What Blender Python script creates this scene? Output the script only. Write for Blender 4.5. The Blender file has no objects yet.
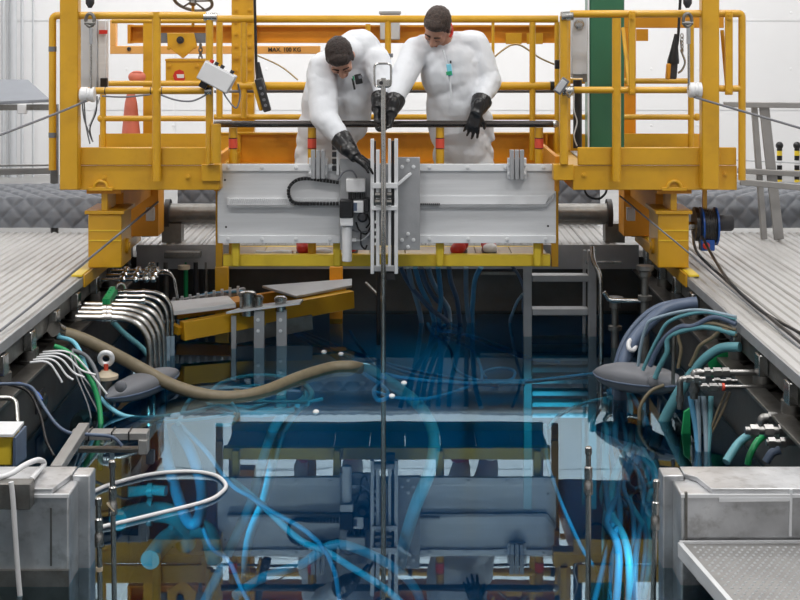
import bpy, bmesh, math, random
from mathutils import Vector, Matrix, noise
random.seed(7)
sc = bpy.context.scene
C = sc.collection

# ------------------------------------------------------------------ camera, world, lamps, exposure
# The room is laid out in metres: x to the right, y away from the camera, z up, water level at z = 0.
CAMD, CAMZ, FPX, HORIZ = 10.5, 2.35, 1500.0, 24.0
cam = bpy.data.cameras.new('camera'); cam_o = bpy.data.objects.new('camera', cam); C.objects.link(cam_o)
cam_o.location = (0, -CAMD, CAMZ); cam_o.rotation_euler = (math.pi / 2, 0, 0)
cam.sensor_width = 36; cam.lens = FPX / 800 * 36; cam.shift_y = -(300 - HORIZ) / 800; cam.clip_start = 0.05
sc.camera = cam_o

world = bpy.data.worlds.new('hall_air'); sc.world = world; world.use_nodes = True
world.node_tree.nodes['Background'].inputs[0].default_value = (0.93, 0.96, 1.0, 1)
world.node_tree.nodes['Background'].inputs[1].default_value = 0.06

def area_lamp(name, loc, sx, sy, power, rot=(0, 0, 0), col=(1, 0.98, 0.95)):
    l = bpy.data.lights.new(name, 'AREA'); l.shape = 'RECTANGLE'; l.size = sx; l.size_y = sy; l.energy = power; l.color = col
    o = bpy.data.objects.new(name, l); C.objects.link(o); o.location = loc; o.rotation_euler = rot
    return o
CEIL = 8.2
for x_, y_, p_ in ((-3.2, -7.5, 215), (3.2, -7.5, 215), (-3.2, -2.2, 190), (3.2, -2.2, 190), (-3.2, 3.0, 100), (3.2, 3.0, 100)):
    area_lamp('ceiling_lamp', (x_, y_, CEIL - 0.12), 2.2, 0.9, p_)
# added lamp, out of view, that overexposes the end wall and its reflection
area_lamp('added_wall_wash', (0, 6.3, CEIL - 0.2), 9.0, 0.5, 540, (math.radians(38), 0, 0))

sc.view_settings.view_transform = 'Standard'; sc.view_settings.look = 'None'
sc.view_settings.gamma = 1; sc.view_settings.use_curve_mapping = False
sc.view_settings.exposure = 0.12
sc.cycles.max_bounces = 7; sc.cycles.transparent_max_bounces = 16
sc.cycles.caustics_reflective = False; sc.cycles.caustics_refractive = False
sc.cycles.sample_clamp_indirect = 6

# ------------------------------------------------------------------ helpers
def P(u, v, d):
    return Vector(((u - 400) * d / FPX, d - CAMD, CAMZ - (v - HORIZ) * d / FPX))
def F(u, v, z):                      # the point at height z seen at (u, v)
    d = FPX * (CAMZ - z) / (v - HORIZ)
    return P(u, v, d)
def X(u, d): return (u - 400) * d / FPX
def Z(v, d): return CAMZ - (v - HORIZ) * d / FPX
def Y(d): return d - CAMD
def S(px, d): return px * d / FPX

def spline(pts, n=8, closed=False):
    pts = [Vector(p) for p in pts]
    if len(pts) < 3: return pts
    out = []; N = len(pts); rng = range(N if closed else N - 1)
    for i in rng:
        if closed: a, b, c, e = pts[i - 1], pts[i], pts[(i + 1) % N], pts[(i + 2) % N]
        else: a, b, c, e = pts[max(i - 1, 0)], pts[i], pts[i + 1], pts[min(i + 2, N - 1)]
        for k in range(n):
            t = k / n
            out.append(0.5 * ((2 * b) + (c - a) * t + (2 * a - 5 * b + 4 * c - e) * t * t + (3 * b - a - 3 * c + e) * t ** 3))
    if not closed: out.append(pts[-1])
    return out

def corners(pts, r, n=5):            # polyline with rounded corners of radius r
    pts = [Vector(p) for p in pts]; out = [pts[0]]
    for i in range(1, len(pts) - 1):
        a, b, c = pts[i - 1], pts[i], pts[i + 1]
        da, dc = (a - b), (c - b); q = min(r, da.length * 0.48, dc.length * 0.48)
        p0, p1 = b + da.normalized() * q, b + dc.normalized() * q
        for k in range(n + 1):
            t = k / n
            out.append((1 - t) ** 2 * p0 + 2 * t * (1 - t) * b + t * t * p1)
    out.append(pts[-1]); return out

class MB:
    def __init__(s): s.v = []; s.f = []
    def add(s, vs, fs):
        n = len(s.v); s.v += [Vector(p) for p in vs]; s.f += [[i + n for i in f] for f in fs]; return s
    def box(s, x0, x1, y0, y1, z0, z1):
        x0, x1 = min(x0, x1), max(x0, x1); y0, y1 = min(y0, y1), max(y0, y1); z0, z1 = min(z0, z1), max(z0, z1)
        return s.add([(x0, y0, z0), (x1, y0, z0), (x1, y1, z0), (x0, y1, z0), (x0, y0, z1), (x1, y0, z1), (x1, y1, z1), (x0, y1, z1)],
                     [(0, 3, 2, 1), (4, 5, 6, 7), (0, 1, 5, 4), (1, 2, 6, 5), (2, 3, 7, 6), (3, 0, 4, 7)])
    def pbox(s, u0, u1, v0, v1, d, dep):             # box whose front face shows as that rectangle at distance d
        return s.box(X(u0, d), X(u1, d), Y(d), Y(d) + dep, Z(v1, d), Z(v0, d))
    def obox(s, c, size, rot):
        c = Vector(c); m = rot.to_matrix() if hasattr(rot, 'to_matrix') else rot; h = Vector(size) / 2
        vs = [c + m @ Vector((sx * h.x, sy * h.y, sz * h.z)) for sz in (-1, 1) for sx, sy in ((-1, -1), (1, -1), (1, 1), (-1, 1))]
        return s.add(vs, [(0, 3, 2, 1), (4, 5, 6, 7), (0, 1, 5, 4), (1, 2, 6, 5), (2, 3, 7, 6), (3, 0, 4, 7)])
    def bar(s, p0, p1, w, h, up=(0, 0, 1)):          # rectangular bar between two points
        p0, p1 = Vector(p0), Vector(p1); t = (p1 - p0).normalized(); up = Vector(up)
        if abs(t.dot(up)) > 0.98: up = Vector((0, 1, 0))
        sd = t.cross(up).normalized(); up = sd.cross(t)
        vs = [p + sd * (a * w / 2) + up * (b * h / 2) for p in (p0, p1) for a, b in ((-1, -1), (1, -1), (1, 1), (-1, 1))]
        return s.add(vs, [(0, 1, 2, 3), (7, 6, 5, 4), (0, 4, 5, 1), (1, 5, 6, 2), (2, 6, 7, 3), (3, 7, 4, 0)])
    def tube(s, pts, r, seg=10, closed=False, radii=None, cap=True):
        pts = [Vector(p) for p in pts]; N = len(pts)
        if N < 2: return s
        rings = []; nrm = None
        for i, p in enumerate(pts):
            if closed: t = (pts[(i + 1) % N] - pts[i - 1])
            else: t = pts[min(i + 1, N - 1)] - pts[max(i - 1, 0)]
            t = t.normalized() if t.length > 1e-9 else Vector((0, 0, 1))
            if nrm is None:
                a = Vector((0, 0, 1)) if abs(t.z) < 0.9 else Vector((1, 0, 0))
                nrm = (a - t * a.dot(t)).normalized()
            else:
                nrm = nrm - t * nrm.dot(t)
                nrm = nrm.normalized() if nrm.length > 1e-6 else t.orthogonal().normalized()
            b = t.cross(nrm); rr = radii[i] if radii else r
            rings.append([p + (nrm * math.cos(2 * math.pi * k / seg) + b * math.sin(2 * math.pi * k / seg)) * rr for k in range(seg)])
        vs = [q for R in rings for q in R]; fs = []
        for i in range(N if closed else N - 1):
            j = (i + 1) % N
            for k in range(seg):
                l = (k + 1) % seg
                fs.append((i * seg + k, i * seg + l, j * seg + l, j * seg + k))
        if not closed and cap:
            fs.append(tuple(reversed(range(seg)))); fs.append(tuple((N - 1) * seg + k for k in range(seg)))
        return s.add(vs, fs)
    def cyl(s, p0, p1, r, seg=14, r1=None): return s.tube([p0, p1], r, seg, radii=[r, r if r1 is None else r1])
    def lathe(s, prof, c, axis=(0, 0, 1), seg=16):   # prof: (radius, along) pairs
        c, t = Vector(c), Vector(axis).normalized()
        return s.tube([c + t * a for r, a in prof], 1, seg, radii=[max(r, 1e-4) for r, a in prof]) if all(
            prof[i][1] < prof[i + 1][1] for i in range(len(prof) - 1)) else s._lathe(prof, c, t, seg)
    def _lathe(s, prof, c, t, seg):
        n = t.orthogonal().normalized(); b = t.cross(n); vs = []; fs = []
        for r, a in prof:
            vs += [c + t * a + (n * math.cos(2 * math.pi * k / seg) + b * math.sin(2 * math.pi * k / seg)) * max(r, 1e-4) for k in range(seg)]
        for i in range(len(prof) - 1):
            for k in range(seg):
                l = (k + 1) % seg; fs.append((i * seg + k, i * seg + l, (i + 1) * seg + l, (i + 1) * seg + k))
        fs.append(tuple(reversed(range(seg)))); fs.append(tuple((len(prof) - 1) * seg + k for k in range(seg)))
        return s.add(vs, fs)
    def prism(s, poly, ext):                          # poly: 3-D outline, extruded by ext
        n = len(poly); ext = Vector(ext); vs = [Vector(p) for p in poly] + [Vector(p) + ext for p in poly]
        fs = [tuple(reversed(range(n))), tuple(range(n, 2 * n))] + [(i, (i + 1) % n, n + (i + 1) % n, n + i) for i in range(n)]
        return s.add(vs, fs)
    def ball(s, c, r, rot=None, seg=16, rings=10):    # ellipsoid
        c = Vector(c); r = Vector((r, r, r)) if isinstance(r, (int, float)) else Vector(r); m = rot if rot is not None else Matrix.Identity(3)
        vs = [c + m @ Vector((0, 0, -r.z))]; fs = []
        for i in range(1, rings):
            a = -math.pi / 2 + math.pi * i / rings
            vs += [c + m @ Vector((r.x * math.cos(a) * math.cos(2 * math.pi * k / seg), r.y * math.cos(a) * math.sin(2 * math.pi * k / seg), r.z * math.sin(a))) for k in range(seg)]
        vs.append(c + m @ Vector((0, 0, r.z))); top = len(vs) - 1
        for k in range(seg): fs.append((0, 1 + (k + 1) % seg, 1 + k)); fs.append((top, top - seg + k, top - seg + (k + 1) % seg))
        for i in range(rings - 2):
            for k in range(seg):
                a, b = 1 + i * seg + k, 1 + i * seg + (k + 1) % seg
                fs.append((a, b, b + seg, a + seg))
        return s.add(vs, fs)
    def cap(s, p0, r0, p1, r1, seg=14, q=4):          # capsule with two radii
        p0, p1 = Vector(p0), Vector(p1); t = (p1 - p0); L = t.length; t = t.normalized() if L > 1e-6 else Vector((0, 0, 1))
        pr = [(p0 - t * r0 * math.cos(math.pi / 2 * i / q), r0 * math.sin(math.pi / 2 * i / q)) for i in range(q + 1)]
        pr += [(p1 + t * r1 * math.sin(math.pi / 2 * i / q), r1 * math.cos(math.pi / 2 * i / q)) for i in range(q + 1)]
        return s.tube([a for a, b in pr], 1, seg, radii=[max(b, 1e-4) for a, b in pr])

ORI = {}
def mesh_of(name, mb, org, smooth=True, angle=38):
    me = bpy.data.meshes.new(name)
    me.from_pydata([tuple(p - org) for p in mb.v], [], mb.f)
    bm = bmesh.new(); bm.from_mesh(me); bmesh.ops.recalc_face_normals(bm, faces=bm.faces); bm.to_mesh(me); bm.free()
    if smooth:
        me.shade_smooth()
        me.set_sharp_from_angle(angle=math.radians(angle))
    me.update(); return me
def base_of(mb):
    xs, ys, zs = [p.x for p in mb.v], [p.y for p in mb.v], [p.z for p in mb.v]
    return Vector(((min(xs) + max(xs)) / 2, (min(ys) + max(ys)) / 2, min(zs)))
def tag(o, label=None, cat=None, group=None, kind=None):
    if label: o['label'] = label
    if cat: o['category'] = cat
    if group: o['group'] = group
    if kind: o['kind'] = kind
    return o
def part(name, mb, mat, parent=None, label=None, bevel=0, cat=None, group=None, kind=None, smooth=True, angle=38):
    org = ORI[parent.name] if parent else base_of(mb)
    me = mesh_of(name, mb, org, smooth, angle); o = bpy.data.objects.new(name, me); C.objects.link(o)
    me.materials.append(mat)
    if parent: o.parent = parent
    else: o.location = org
    ORI[o.name] = org.copy()
    if bevel:
        b = o.modifiers.new('edge', 'BEVEL'); b.width = bevel; b.segments = 2; b.limit_method = 'ANGLE'; b.angle_limit = math.radians(50)
    return tag(o, label, cat, group, kind)
def thing(name, label, cat, loc, group=None, kind=None):
    o = bpy.data.objects.new(name, None); C.objects.link(o); o.location = loc; o.empty_display_size = 0.1
    ORI[o.name] = Vector(loc)
    return tag(o, label, cat, group, kind)
def inst(name, me, mat, parent, loc, rot=None):      # a repeat that shares its mesh
    o = bpy.data.objects.new(name, me); C.objects.link(o)
    if not me.materials: me.materials.append(mat)
    if parent: o.parent = parent
    o.location = Vector(loc) - (ORI[parent.name] if parent else Vector())
    if rot is not None: o.rotation_euler = rot
    ORI[o.name] = Vector(loc); return o
def copy_tree(o, delta, label=None, parent=None):
    c = o.copy(); C.objects.link(c)
    if parent: c.parent = parent
    else:
        c.location = o.location + Vector(delta)
        if label: c['label'] = label
    for ch in o.children: copy_tree(ch, delta, parent=c)
    return c

# ------------------------------------------------------------------ materials
def mat(name, col, rough=0.5, metal=0.0, var=0.08, scale=6.0, bump=0.0, bscale=40.0, dirt=None, dirt_amt=0.0, stretch=None, coat=0.0, emit=0.0):
    m = bpy.data.materials.new(name); m.use_nodes = True; nt = m.node_tree; b = nt.nodes['Principled BSDF']
    tc = nt.nodes.new('ShaderNodeTexCoord'); mp = nt.nodes.new('ShaderNodeMapping'); nt.links.new(tc.outputs['Object'], mp.inputs[0])
    if stretch: mp.inputs['Scale'].default_value = stretch
    n = nt.nodes.new('ShaderNodeTexNoise'); n.inputs['Scale'].default_value = scale; n.inputs['Detail'].default_value = 5
    nt.links.new(mp.outputs[0], n.inputs['Vector'])
    rp = nt.nodes.new('ShaderNodeValToRGB'); rp.color_ramp.elements[0].position = 0.3; rp.color_ramp.elements[1].position = 0.7
    lo = [max(c * (1 - var), 0) for c in col]; hi = [min(c * (1 + var), 1) for c in col]
    rp.color_ramp.elements[0].color = (*lo, 1); rp.color_ramp.elements[1].color = (*hi, 1)
    nt.links.new(n.outputs['Fac'], rp.inputs[0]); src = rp.outputs[0]
    if dirt:
        n2 = nt.nodes.new('ShaderNodeTexNoise'); n2.inputs['Scale'].default_value = scale * 2.3; n2.inputs['Detail'].default_value = 8; n2.inputs['Roughness'].default_value = 0.65
        nt.links.new(mp.outputs[0], n2.inputs['Vector'])
        r2 = nt.nodes.new('ShaderNodeValToRGB'); r2.color_ramp.elements[0].position = 0.52; r2.color_ramp.elements[1].position = 0.75
        r2.color_ramp.elements[0].color = (0, 0, 0, 1); r2.color_ramp.elements[1].color = (dirt_amt, dirt_amt, dirt_amt, 1)
        nt.links.new(n2.outputs['Fac'], r2.inputs[0])
        mx = nt.nodes.new('ShaderNodeMix'); mx.data_type = 'RGBA'; nt.links.new(r2.outputs[0], mx.inputs['Factor'])
        nt.links.new(src, mx.inputs['A']); mx.inputs['B'].default_value = (*dirt, 1); src = mx.outputs['Result']
    nt.links.new(src, b.inputs['Base Color'])
    b.inputs['Roughness'].default_value = rough; b.inputs['Metallic'].default_value = metal; b.inputs['Coat Weight'].default_value = coat
    if bump:
        n3 = nt.nodes.new('ShaderNodeTexNoise'); n3.inputs['Scale'].default_value = bscale; n3.inputs['Detail'].default_value = 4
        nt.links.new(mp.outputs[0], n3.inputs['Vector'])
        bp = nt.nodes.new('ShaderNodeBump'); bp.inputs['Strength'].default_value = bump; bp.inputs['Distance'].default_value = 0.02
        nt.links.new(n3.outputs['Fac'], bp.inputs['Height']); nt.links.new(bp.outputs[0], b.inputs['Normal'])
    if emit:
        b.inputs['Emission Color'].default_value = (*col, 1); b.inputs['Emission Strength'].default_value = emit
    return m
YEL = mat('yellow_paint', (0.70, 0.375, 0.016), 0.38, var=0.07, scale=3, dirt=(0.36, 0.17, 0.012), dirt_amt=0.22, coat=0.15)
YEL2 = mat('bright_yellow_paint', (0.90, 0.66, 0.05), 0.4, var=0.06, scale=4, dirt=(0.5, 0.3, 0.02), dirt_amt=0.25)
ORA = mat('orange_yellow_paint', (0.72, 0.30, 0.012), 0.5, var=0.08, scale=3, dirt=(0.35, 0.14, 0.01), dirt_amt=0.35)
LORA = mat('crane_orange_paint', (0.95, 0.50, 0.14), 0.5, var=0.05)
ALU = mat('brushed_aluminium', (0.78, 0.795, 0.82), 0.42, 0.25, var=0.05, scale=5, stretch=(0.3, 1, 8), bump=0.04, bscale=60)
ALUB = mat('bright_aluminium', (0.88, 0.90, 0.93), 0.4, 0.12, var=0.03, scale=6)
ALUD = mat('grey_aluminium', (0.42, 0.43, 0.45), 0.45, 0.35, var=0.08, scale=8, bump=0.05)
DECK = mat('deck_aluminium', (0.56, 0.555, 0.55), 0.5, 0.35, var=0.08, scale=3, dirt=(0.30, 0.29, 0.27), dirt_amt=0.4, stretch=(1, 0.25, 1))
STEEL = mat('stainless_steel', (0.46, 0.455, 0.44), 0.24, 1.0, var=0.1, scale=14, bump=0.05)
STEELD = mat('worn_steel', (0.20, 0.195, 0.185), 0.42, 0.85, var=0.25, scale=7, dirt=(0.12, 0.09, 0.06), dirt_amt=0.5, bump=0.1)
STEELW = mat('pool_wall_steel', (0.085, 0.08, 0.075), 0.55, 0.6, var=0.25, scale=3, dirt=(0.08, 0.055, 0.035), dirt_amt=0.5, bump=0.12, bscale=12)
TANK = mat('welded_tank_steel', (0.58, 0.59, 0.61), 0.36, 0.8, var=0.35, scale=4, dirt=(0.20, 0.19, 0.18), dirt_amt=0.7, bump=0.08, bscale=18)
BLACK = mat('black_rubber', (0.012, 0.012, 0.014), 0.35, var=0.3)
GLOVE = mat('black_glove_rubber', (0.010, 0.010, 0.012), 0.3, var=0.3, scale=20, bump=0.15, bscale=70)
DARK = mat('dark_plastic', (0.03, 0.03, 0.035), 0.5, var=0.3)
DRAIL = mat('dark_polished_steel', (0.10, 0.09, 0.085), 0.22, 0.9, var=0.2)
GREEN = mat('green_column_paint', (0.035, 0.16, 0.085), 0.32, var=0.12, scale=2, stretch=(1, 1, 0.3))
GREENH = mat('green_rubber', (0.01, 0.30, 0.10), 0.45, var=0.15)
BLUE = mat('blue_hose_rubber', (0.10, 0.34, 0.56), 0.42, var=0.12)
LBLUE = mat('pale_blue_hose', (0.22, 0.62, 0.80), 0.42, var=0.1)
TEAL = mat('teal_hose_rubber', (0.13, 0.36, 0.42), 0.4, var=0.12)
LINEB = mat('vivid_blue_line', (0.08, 0.50, 0.88), 0.4, var=0.1)
PALEH = mat('pale_grey_blue_tube', (0.27, 0.37, 0.45), 0.4, var=0.1)
SLATE = mat('slate_blue_hose', (0.10, 0.14, 0.22), 0.4, var=0.15)
KHAKI = mat('khaki_hose_rubber', (0.20, 0.165, 0.105), 0.45, var=0.1, scale=20)
WHITEP = mat('white_plastic', (0.80, 0.81, 0.83), 0.4, var=0.03)
GREYP = mat('grey_plastic', (0.17, 0.18, 0.205), 0.42, var=0.05)
LGREY = mat('light_grey_enamel', (0.56, 0.58, 0.61), 0.4, var=0.03)
RED = mat('red_paint', (0.62, 0.03, 0.02), 0.45, var=0.08)
REDO = mat('red_band', (0.75, 0.09, 0.05), 0.5, var=0.05)
CONE = mat('faded_orange_plastic', (0.80, 0.24, 0.17), 0.55, var=0.06)
REEL = mat('blue_reel_enamel', (0.01, 0.09, 0.40), 0.35, var=0.1)
WALLM = mat('white_hall_wall', (0.84, 0.845, 0.86), 0.75, var=0.015, scale=1.2)
CEILM = mat('white_ceiling', (0.8, 0.8, 0.8), 0.8, var=0.02)
FLOORM = mat('hall_floor', (0.30, 0.30, 0.30), 0.6, var=0.1, scale=2)
SUIT = mat('white_coverall_cloth', (0.76, 0.785, 0.83), 0.8, var=0.02, scale=8, bump=0.4, bscale=11, stretch=(1, 1, 0.45))
SKIN = mat('skin', (0.56, 0.30, 0.21), 0.5, var=0.08, scale=18)
LIPS = mat('lips', (0.42, 0.15, 0.11), 0.5, var=0.08)
HAIR = mat('dark_hair', (0.022, 0.011, 0.008), 0.55, var=0.5, scale=60, bump=0.5, bscale=160)
HAIR2 = mat('brown_hair', (0.05, 0.031, 0.024), 0.55, var=0.5, scale=60, bump=0.5, bscale=160)
QUILT = mat('grey_quilt_fabric', (0.15, 0.162, 0.185), 0.55, var=0.07, scale=7, bump=0.08)
WOOD = mat('pale_walkway_board', (0.55, 0.47, 0.35), 0.6, var=0.12, scale=5)
BASIN = mat('pool_liner_steel', (0.50, 0.55, 0.60), 0.6, 0.0, var=0.25, scale=1.4)
BRASS = mat('tarnished_brass', (0.35, 0.26, 0.13), 0.35, 0.9, var=0.15)
COVER = mat('blue_grey_cover_enamel', (0.27, 0.29, 0.33), 0.45, var=0.04)
STEELM = mat('matt_rail_steel', (0.34, 0.335, 0.33), 0.5, 0.5, var=0.1)
STEELF = mat('fitting_steel', (0.27, 0.265, 0.26), 0.36, 1.0, var=0.15, scale=30)
EYE = mat('eye_white', (0.6, 0.58, 0.55), 0.3, var=0.02)
GLED = mat('green_badge', (0.02, 0.36, 0.16), 0.4, var=0.05)

# ------------------------------------------------------------------ the hall
def st(name, mb, m, **k): return part(name, mb, m, kind='structure', **k)
HX, HY0, HY1, DZ = 9.0, -13.5, 9.5, 0.63     # hall half width, front and end wall, deck height
w = st('wall_back', MB().box(-HX, HX, HY1, HY1 + 0.2, -0.2, CEIL), WALLM, smooth=False)
# cladding joints of the end wall: rows of slightly proud panels
pm = mesh_of('wall_panel', MB().box(-1.485, 1.485, -0.012, 0, -0.585, 0.585), Vector(), False)
for i in range(6):
    for k in range(7): inst('wall_panel', pm, WALLM, w, (-7.5 + 3.0 * i, HY1, 0.6 + 1.19 * k))
dotm = mesh_of('fixing', MB().lathe([(0.018, 0.0), (0.014, 0.004)], (0, 0, 0), (0, -1, 0), 10), Vector())
for i in range(24):
    for k in range(5): inst('fixing', dotm, WALLM, w, (3.35 + 0.62 * (i % 8) if i < 8 else -8.6 + 0.62 * (i - 8), HY1 - 0.012, 1.0 + 0.75 * k))
st('wall_left', MB().box(-HX - 0.2, -HX, HY0, HY1, -0.2, CEIL), WALLM)
st('wall_right', MB().box(HX, HX + 0.2, HY0, HY1, -0.2, CEIL), WALLM)
st('wall_front', MB().box(-HX, HX, HY0 - 0.2, HY0, -0.2, CEIL), WALLM)
st('ceiling', MB().box(-HX, HX, HY0, HY1, CEIL, CEIL + 0.2), CEILM)
XL, XR = -2.13, 1.95                          # pool side walls
BY = Y(12.3)                                  # pool end wall
fb = MB()
fb.box(-HX, XL - 0.75, HY0, HY1, 0.2, 0.34); fb.box(XR + 0.75, HX, HY0, HY1, 0.2, 0.34); fb.box(XL - 0.75, XR + 0.75, BY + 0.35, HY1, 0.2, 0.34)
st('floor', fb, FLOORM, smooth=False)

# ------------------------------------------------------------------ the pool
DEP = -2.0
st('pool_wall_left', MB().box(XL - 0.75, XL, Y(3.0), BY, DEP, 0.33), STEELW)
st('pool_wall_right', MB().box(XR, XR + 0.75, Y(3.0), BY, DEP, 0.33), STEELW)
st('pool_wall_back', MB().box(XL - 0.75, XR + 0.75, BY, BY + 0.35, DEP, 0.44), STEELW)
st('pool_wall_front', MB().box(XL - 0.75, XR + 0.75, Y(2.8), Y(3.0), DEP, 0.2), STEELW)
st('pool_floor', MB().box(XL - 0.75, XR + 0.75, Y(2.8), BY + 0.35, DEP - 0.2, DEP), BASIN)
st('pool_liner_back', MB().box(XL, XR, BY - 0.012, BY - 0.002, DEP, -0.03), BASIN)
for nm, xx in (('pool_liner_left', XL + 0.002), ('pool_liner_right', XR - 0.012)):
    st(nm, MB().box(xx, xx + 0.01, Y(3.02), BY - 0.02, DEP, -0.03), BASIN)
# flange along the top of the side walls
for nm, a, b in (('trim_1', XL - 0.06, XL + 0.05), ('trim_2', XR - 0.05, XR + 0.06)):
    st(nm, MB().box(a, b, Y(6.9), BY - 0.001, 0.331, 0.352), STEELD, bevel=0.004)

# water: one closed body, clear and blue, mirror-like at these flat angles
wm = bpy.data.materials.new('pool_water'); wm.use_nodes = True; nt = wm.node_tree
for n in list(nt.nodes): nt.nodes.remove(n)
out = nt.nodes.new('ShaderNodeOutputMaterial'); mix = nt.nodes.new('ShaderNodeMixShader')
tr = nt.nodes.new('ShaderNodeBsdfTransparent'); tr.inputs[0].default_value = (0.5, 0.88, 0.97, 1)
gl = nt.nodes.new('ShaderNodeBsdfGlossy'); gl.inputs['Roughness'].default_value = 0.012; gl.inputs['Color'].default_value = (0.66, 0.88, 1, 1)
fr = nt.nodes.new('ShaderNodeFresnel'); fr.inputs['IOR'].default_value = 2.35
tcn = nt.nodes.new('ShaderNodeTexCoord'); nn = nt.nodes.new('ShaderNodeTexNoise'); nn.inputs['Scale'].default_value = 2.2; nn.inputs['Detail'].default_value = 2
nt.links.new(tcn.outputs['Object'], nn.inputs['Vector'])
bp = nt.nodes.new('ShaderNodeBump'); bp.inputs['Strength'].default_value = 0.02; bp.inputs['Distance'].default_value = 0.02
nt.links.new(nn.outputs['Fac'], bp.inputs['Height']); nt.links.new(bp.outputs[0], gl.inputs['Normal'])
nt.links.new(fr.outputs[0], mix.inputs[0]); nt.links.new(tr.outputs[0], mix.inputs[1]); nt.links.new(gl.outputs[0], mix.inputs[2])
nt.links.new(mix.outputs[0], out.inputs['Surface'])
va = nt.nodes.new('ShaderNodeVolumeAbsorption'); va.inputs['Color'].default_value = (0.0, 0.72, 0.80, 1); va.inputs['Density'].default_value = 0.85
nt.links.new(va.outputs[0], out.inputs['Volume'])
water = part('pool_water', MB().box(XL + 0.013, XR - 0.013, Y(3.03), BY - 0.013, DEP + 0.01, 0.0), wm, smooth=False,
             label='still dark blue pool water mirroring the yellow bridge', cat='water', kind='stuff')
# the sides and bottom of the water body touch the liner: clear there, same blue inside
wm2 = wm.copy(); wm2.name = 'pool_water_sides'; n2 = wm2.node_tree
o2 = [n for n in n2.nodes if n.type == 'OUTPUT_MATERIAL'][0]; t2 = [n for n in n2.nodes if n.type == 'BSDF_TRANSPARENT'][0]
t2.inputs[0].default_value = (1, 1, 1, 1); n2.links.new(t2.outputs[0], o2.inputs['Surface'])
water.data.materials.append(wm2)
for f_ in water.data.polygons: f_.material_index = 0 if f_.normal.z > 0.5 else 1

# added floodlights, hidden under water, to make hoses and water glow cyan
for lx, ly, lz, tx, ty, pw, lab in ((-1.62, Y(6.98), -0.13, -0.5, 9.6, 170, 'behind the tank with the draped tube'), (1.30, Y(7.0), -0.13, -0.2, 9.6, 100, 'behind the tank with the dimpled plate'), (-1.9, Y(9.3), -0.16, -0.3, 11.9, 230, 'under the grey float by the khaki hose'), (1.75, Y(9.3), -0.16, 0.2, 11.9, 230, 'under the grey float by the ladder')):
    t = thing('added_floodlight', 'added unseen underwater floodlight ' + lab, 'added lamp', (lx, ly, lz - 0.1))
    dr = (Vector((tx, Y(ty), -1.28 if ty < 10 else -1.75)) - Vector((lx, ly, lz))).normalized()
    part('housing', MB()._lathe([(0.04, -0.16), (0.09, -0.12), (0.10, -0.01), (0.10, 0.05), (0.092, 0.05), (0.092, -0.005), (0.02, -0.006)], Vector((lx, ly, lz)), dr, 18), DARK, t)
    part('bracket', MB().box(lx - 0.02, lx + 0.02, ly - 0.2, ly - 0.14, lz - 0.6, lz + 0.02), STEELD, t)
    l = bpy.data.lights.new('added_flood_beam', 'SPOT'); l.energy = pw; l.spot_size = math.radians(56); l.spot_blend = 0.35; l.shadow_soft_size = 0.08; l.color = (0.85, 0.97, 1.0)
    o = bpy.data.objects.new('added_flood_beam', l); C.objects.link(o); o.location = Vector((lx, ly, lz)) + dr * 0.03; o.rotation_euler = dr.to_track_quat('-Z', 'Y').to_euler()

# ------------------------------------------------------------------ aluminium decks on both sides
def rib_plank(length, wdt=0.26, ribs=4):
    prof = []; p = wdt / ribs
    for i in range(ribs):
        x = i * p
        prof += [(x + 0.003, 0.0), (x + 0.012, 0.010), (x + p * 0.52, 0.010), (x + p * 0.52 + 0.009, 0.0)]
    prof = [(0.002, -0.035)] + prof + [(wdt - 0.002, 0.0), (wdt - 0.002, -0.035)]
    return MB().prism([(x, 0, z) for x, z in prof], (0, length, 0))
D0, D1 = 5.0, 12.42
LEN = (D1 - D0) / 2 - 0.004
plm = mesh_of('deck_plank', rib_plank(LEN), Vector(), True, 20)
EL, ER = -2.16, 1.96
for nm, x0, sgn in (('deck_left', EL, -1), ('deck_right', ER, 1)):
    dk = thing(nm, 'deck', 'deck', (x0, 0, DZ), kind='structure'); del dk['category']; del dk['label']
    for i in range(16):
        for k in range(2):
            xx = x0 + (-(i + 1) * 0.262 if sgn < 0 else i * 0.262 + 0.002)
            inst('deck_plank', plm, DECK, dk, (xx, Y(D0) + k * (LEN + 0.004), DZ - 0.012))
    # edge beam, joists and the posts that carry the deck
    xb = x0 + sgn * 0.03
    part('edge_beam', MB().box(xb, xb + sgn * 0.1, Y(D0), Y(12.3), DZ - 0.19, DZ - 0.05), STEELD, dk, bevel=0.004)
    part('edge_strip', MB().box(x0 - sgn * 0.005, x0 + sgn * 0.002, Y(D0), Y(D1), DZ - 0.062, DZ - 0.004), ALUD, dk)
    for k in range(9):
        yy = Y(6.9) + k * 0.62
        part('bracket', MB().box(xb - sgn * 0.055, xb - sgn * 0.002, yy - 0.05, yy + 0.05, DZ - 0.185, DZ - 0.07), STEEL, dk, bevel=0.006)
        part('support_foot', MB().lathe([(0.085, 0.0), (0.085, 0.015), (0.06, 0.017), (0.06, 0.08), (0.05, 0.085), (0.05, 0.11)], (xb + sgn * 0.03, yy + 0.2, 0.335), seg=14), STEELD, dk)
    part('joist', MB().box(x0 + sgn * 0.9, x0 + sgn * 1.0, Y(D0), Y(12.3), 0.342, DZ - 0.05), STEELD, dk)
    part('joist', MB().box(x0 + sgn * 3.3, x0 + sgn * 3.4, Y(D0), Y(12.3), 0.342, DZ - 0.05), STEELD, dk)
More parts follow.
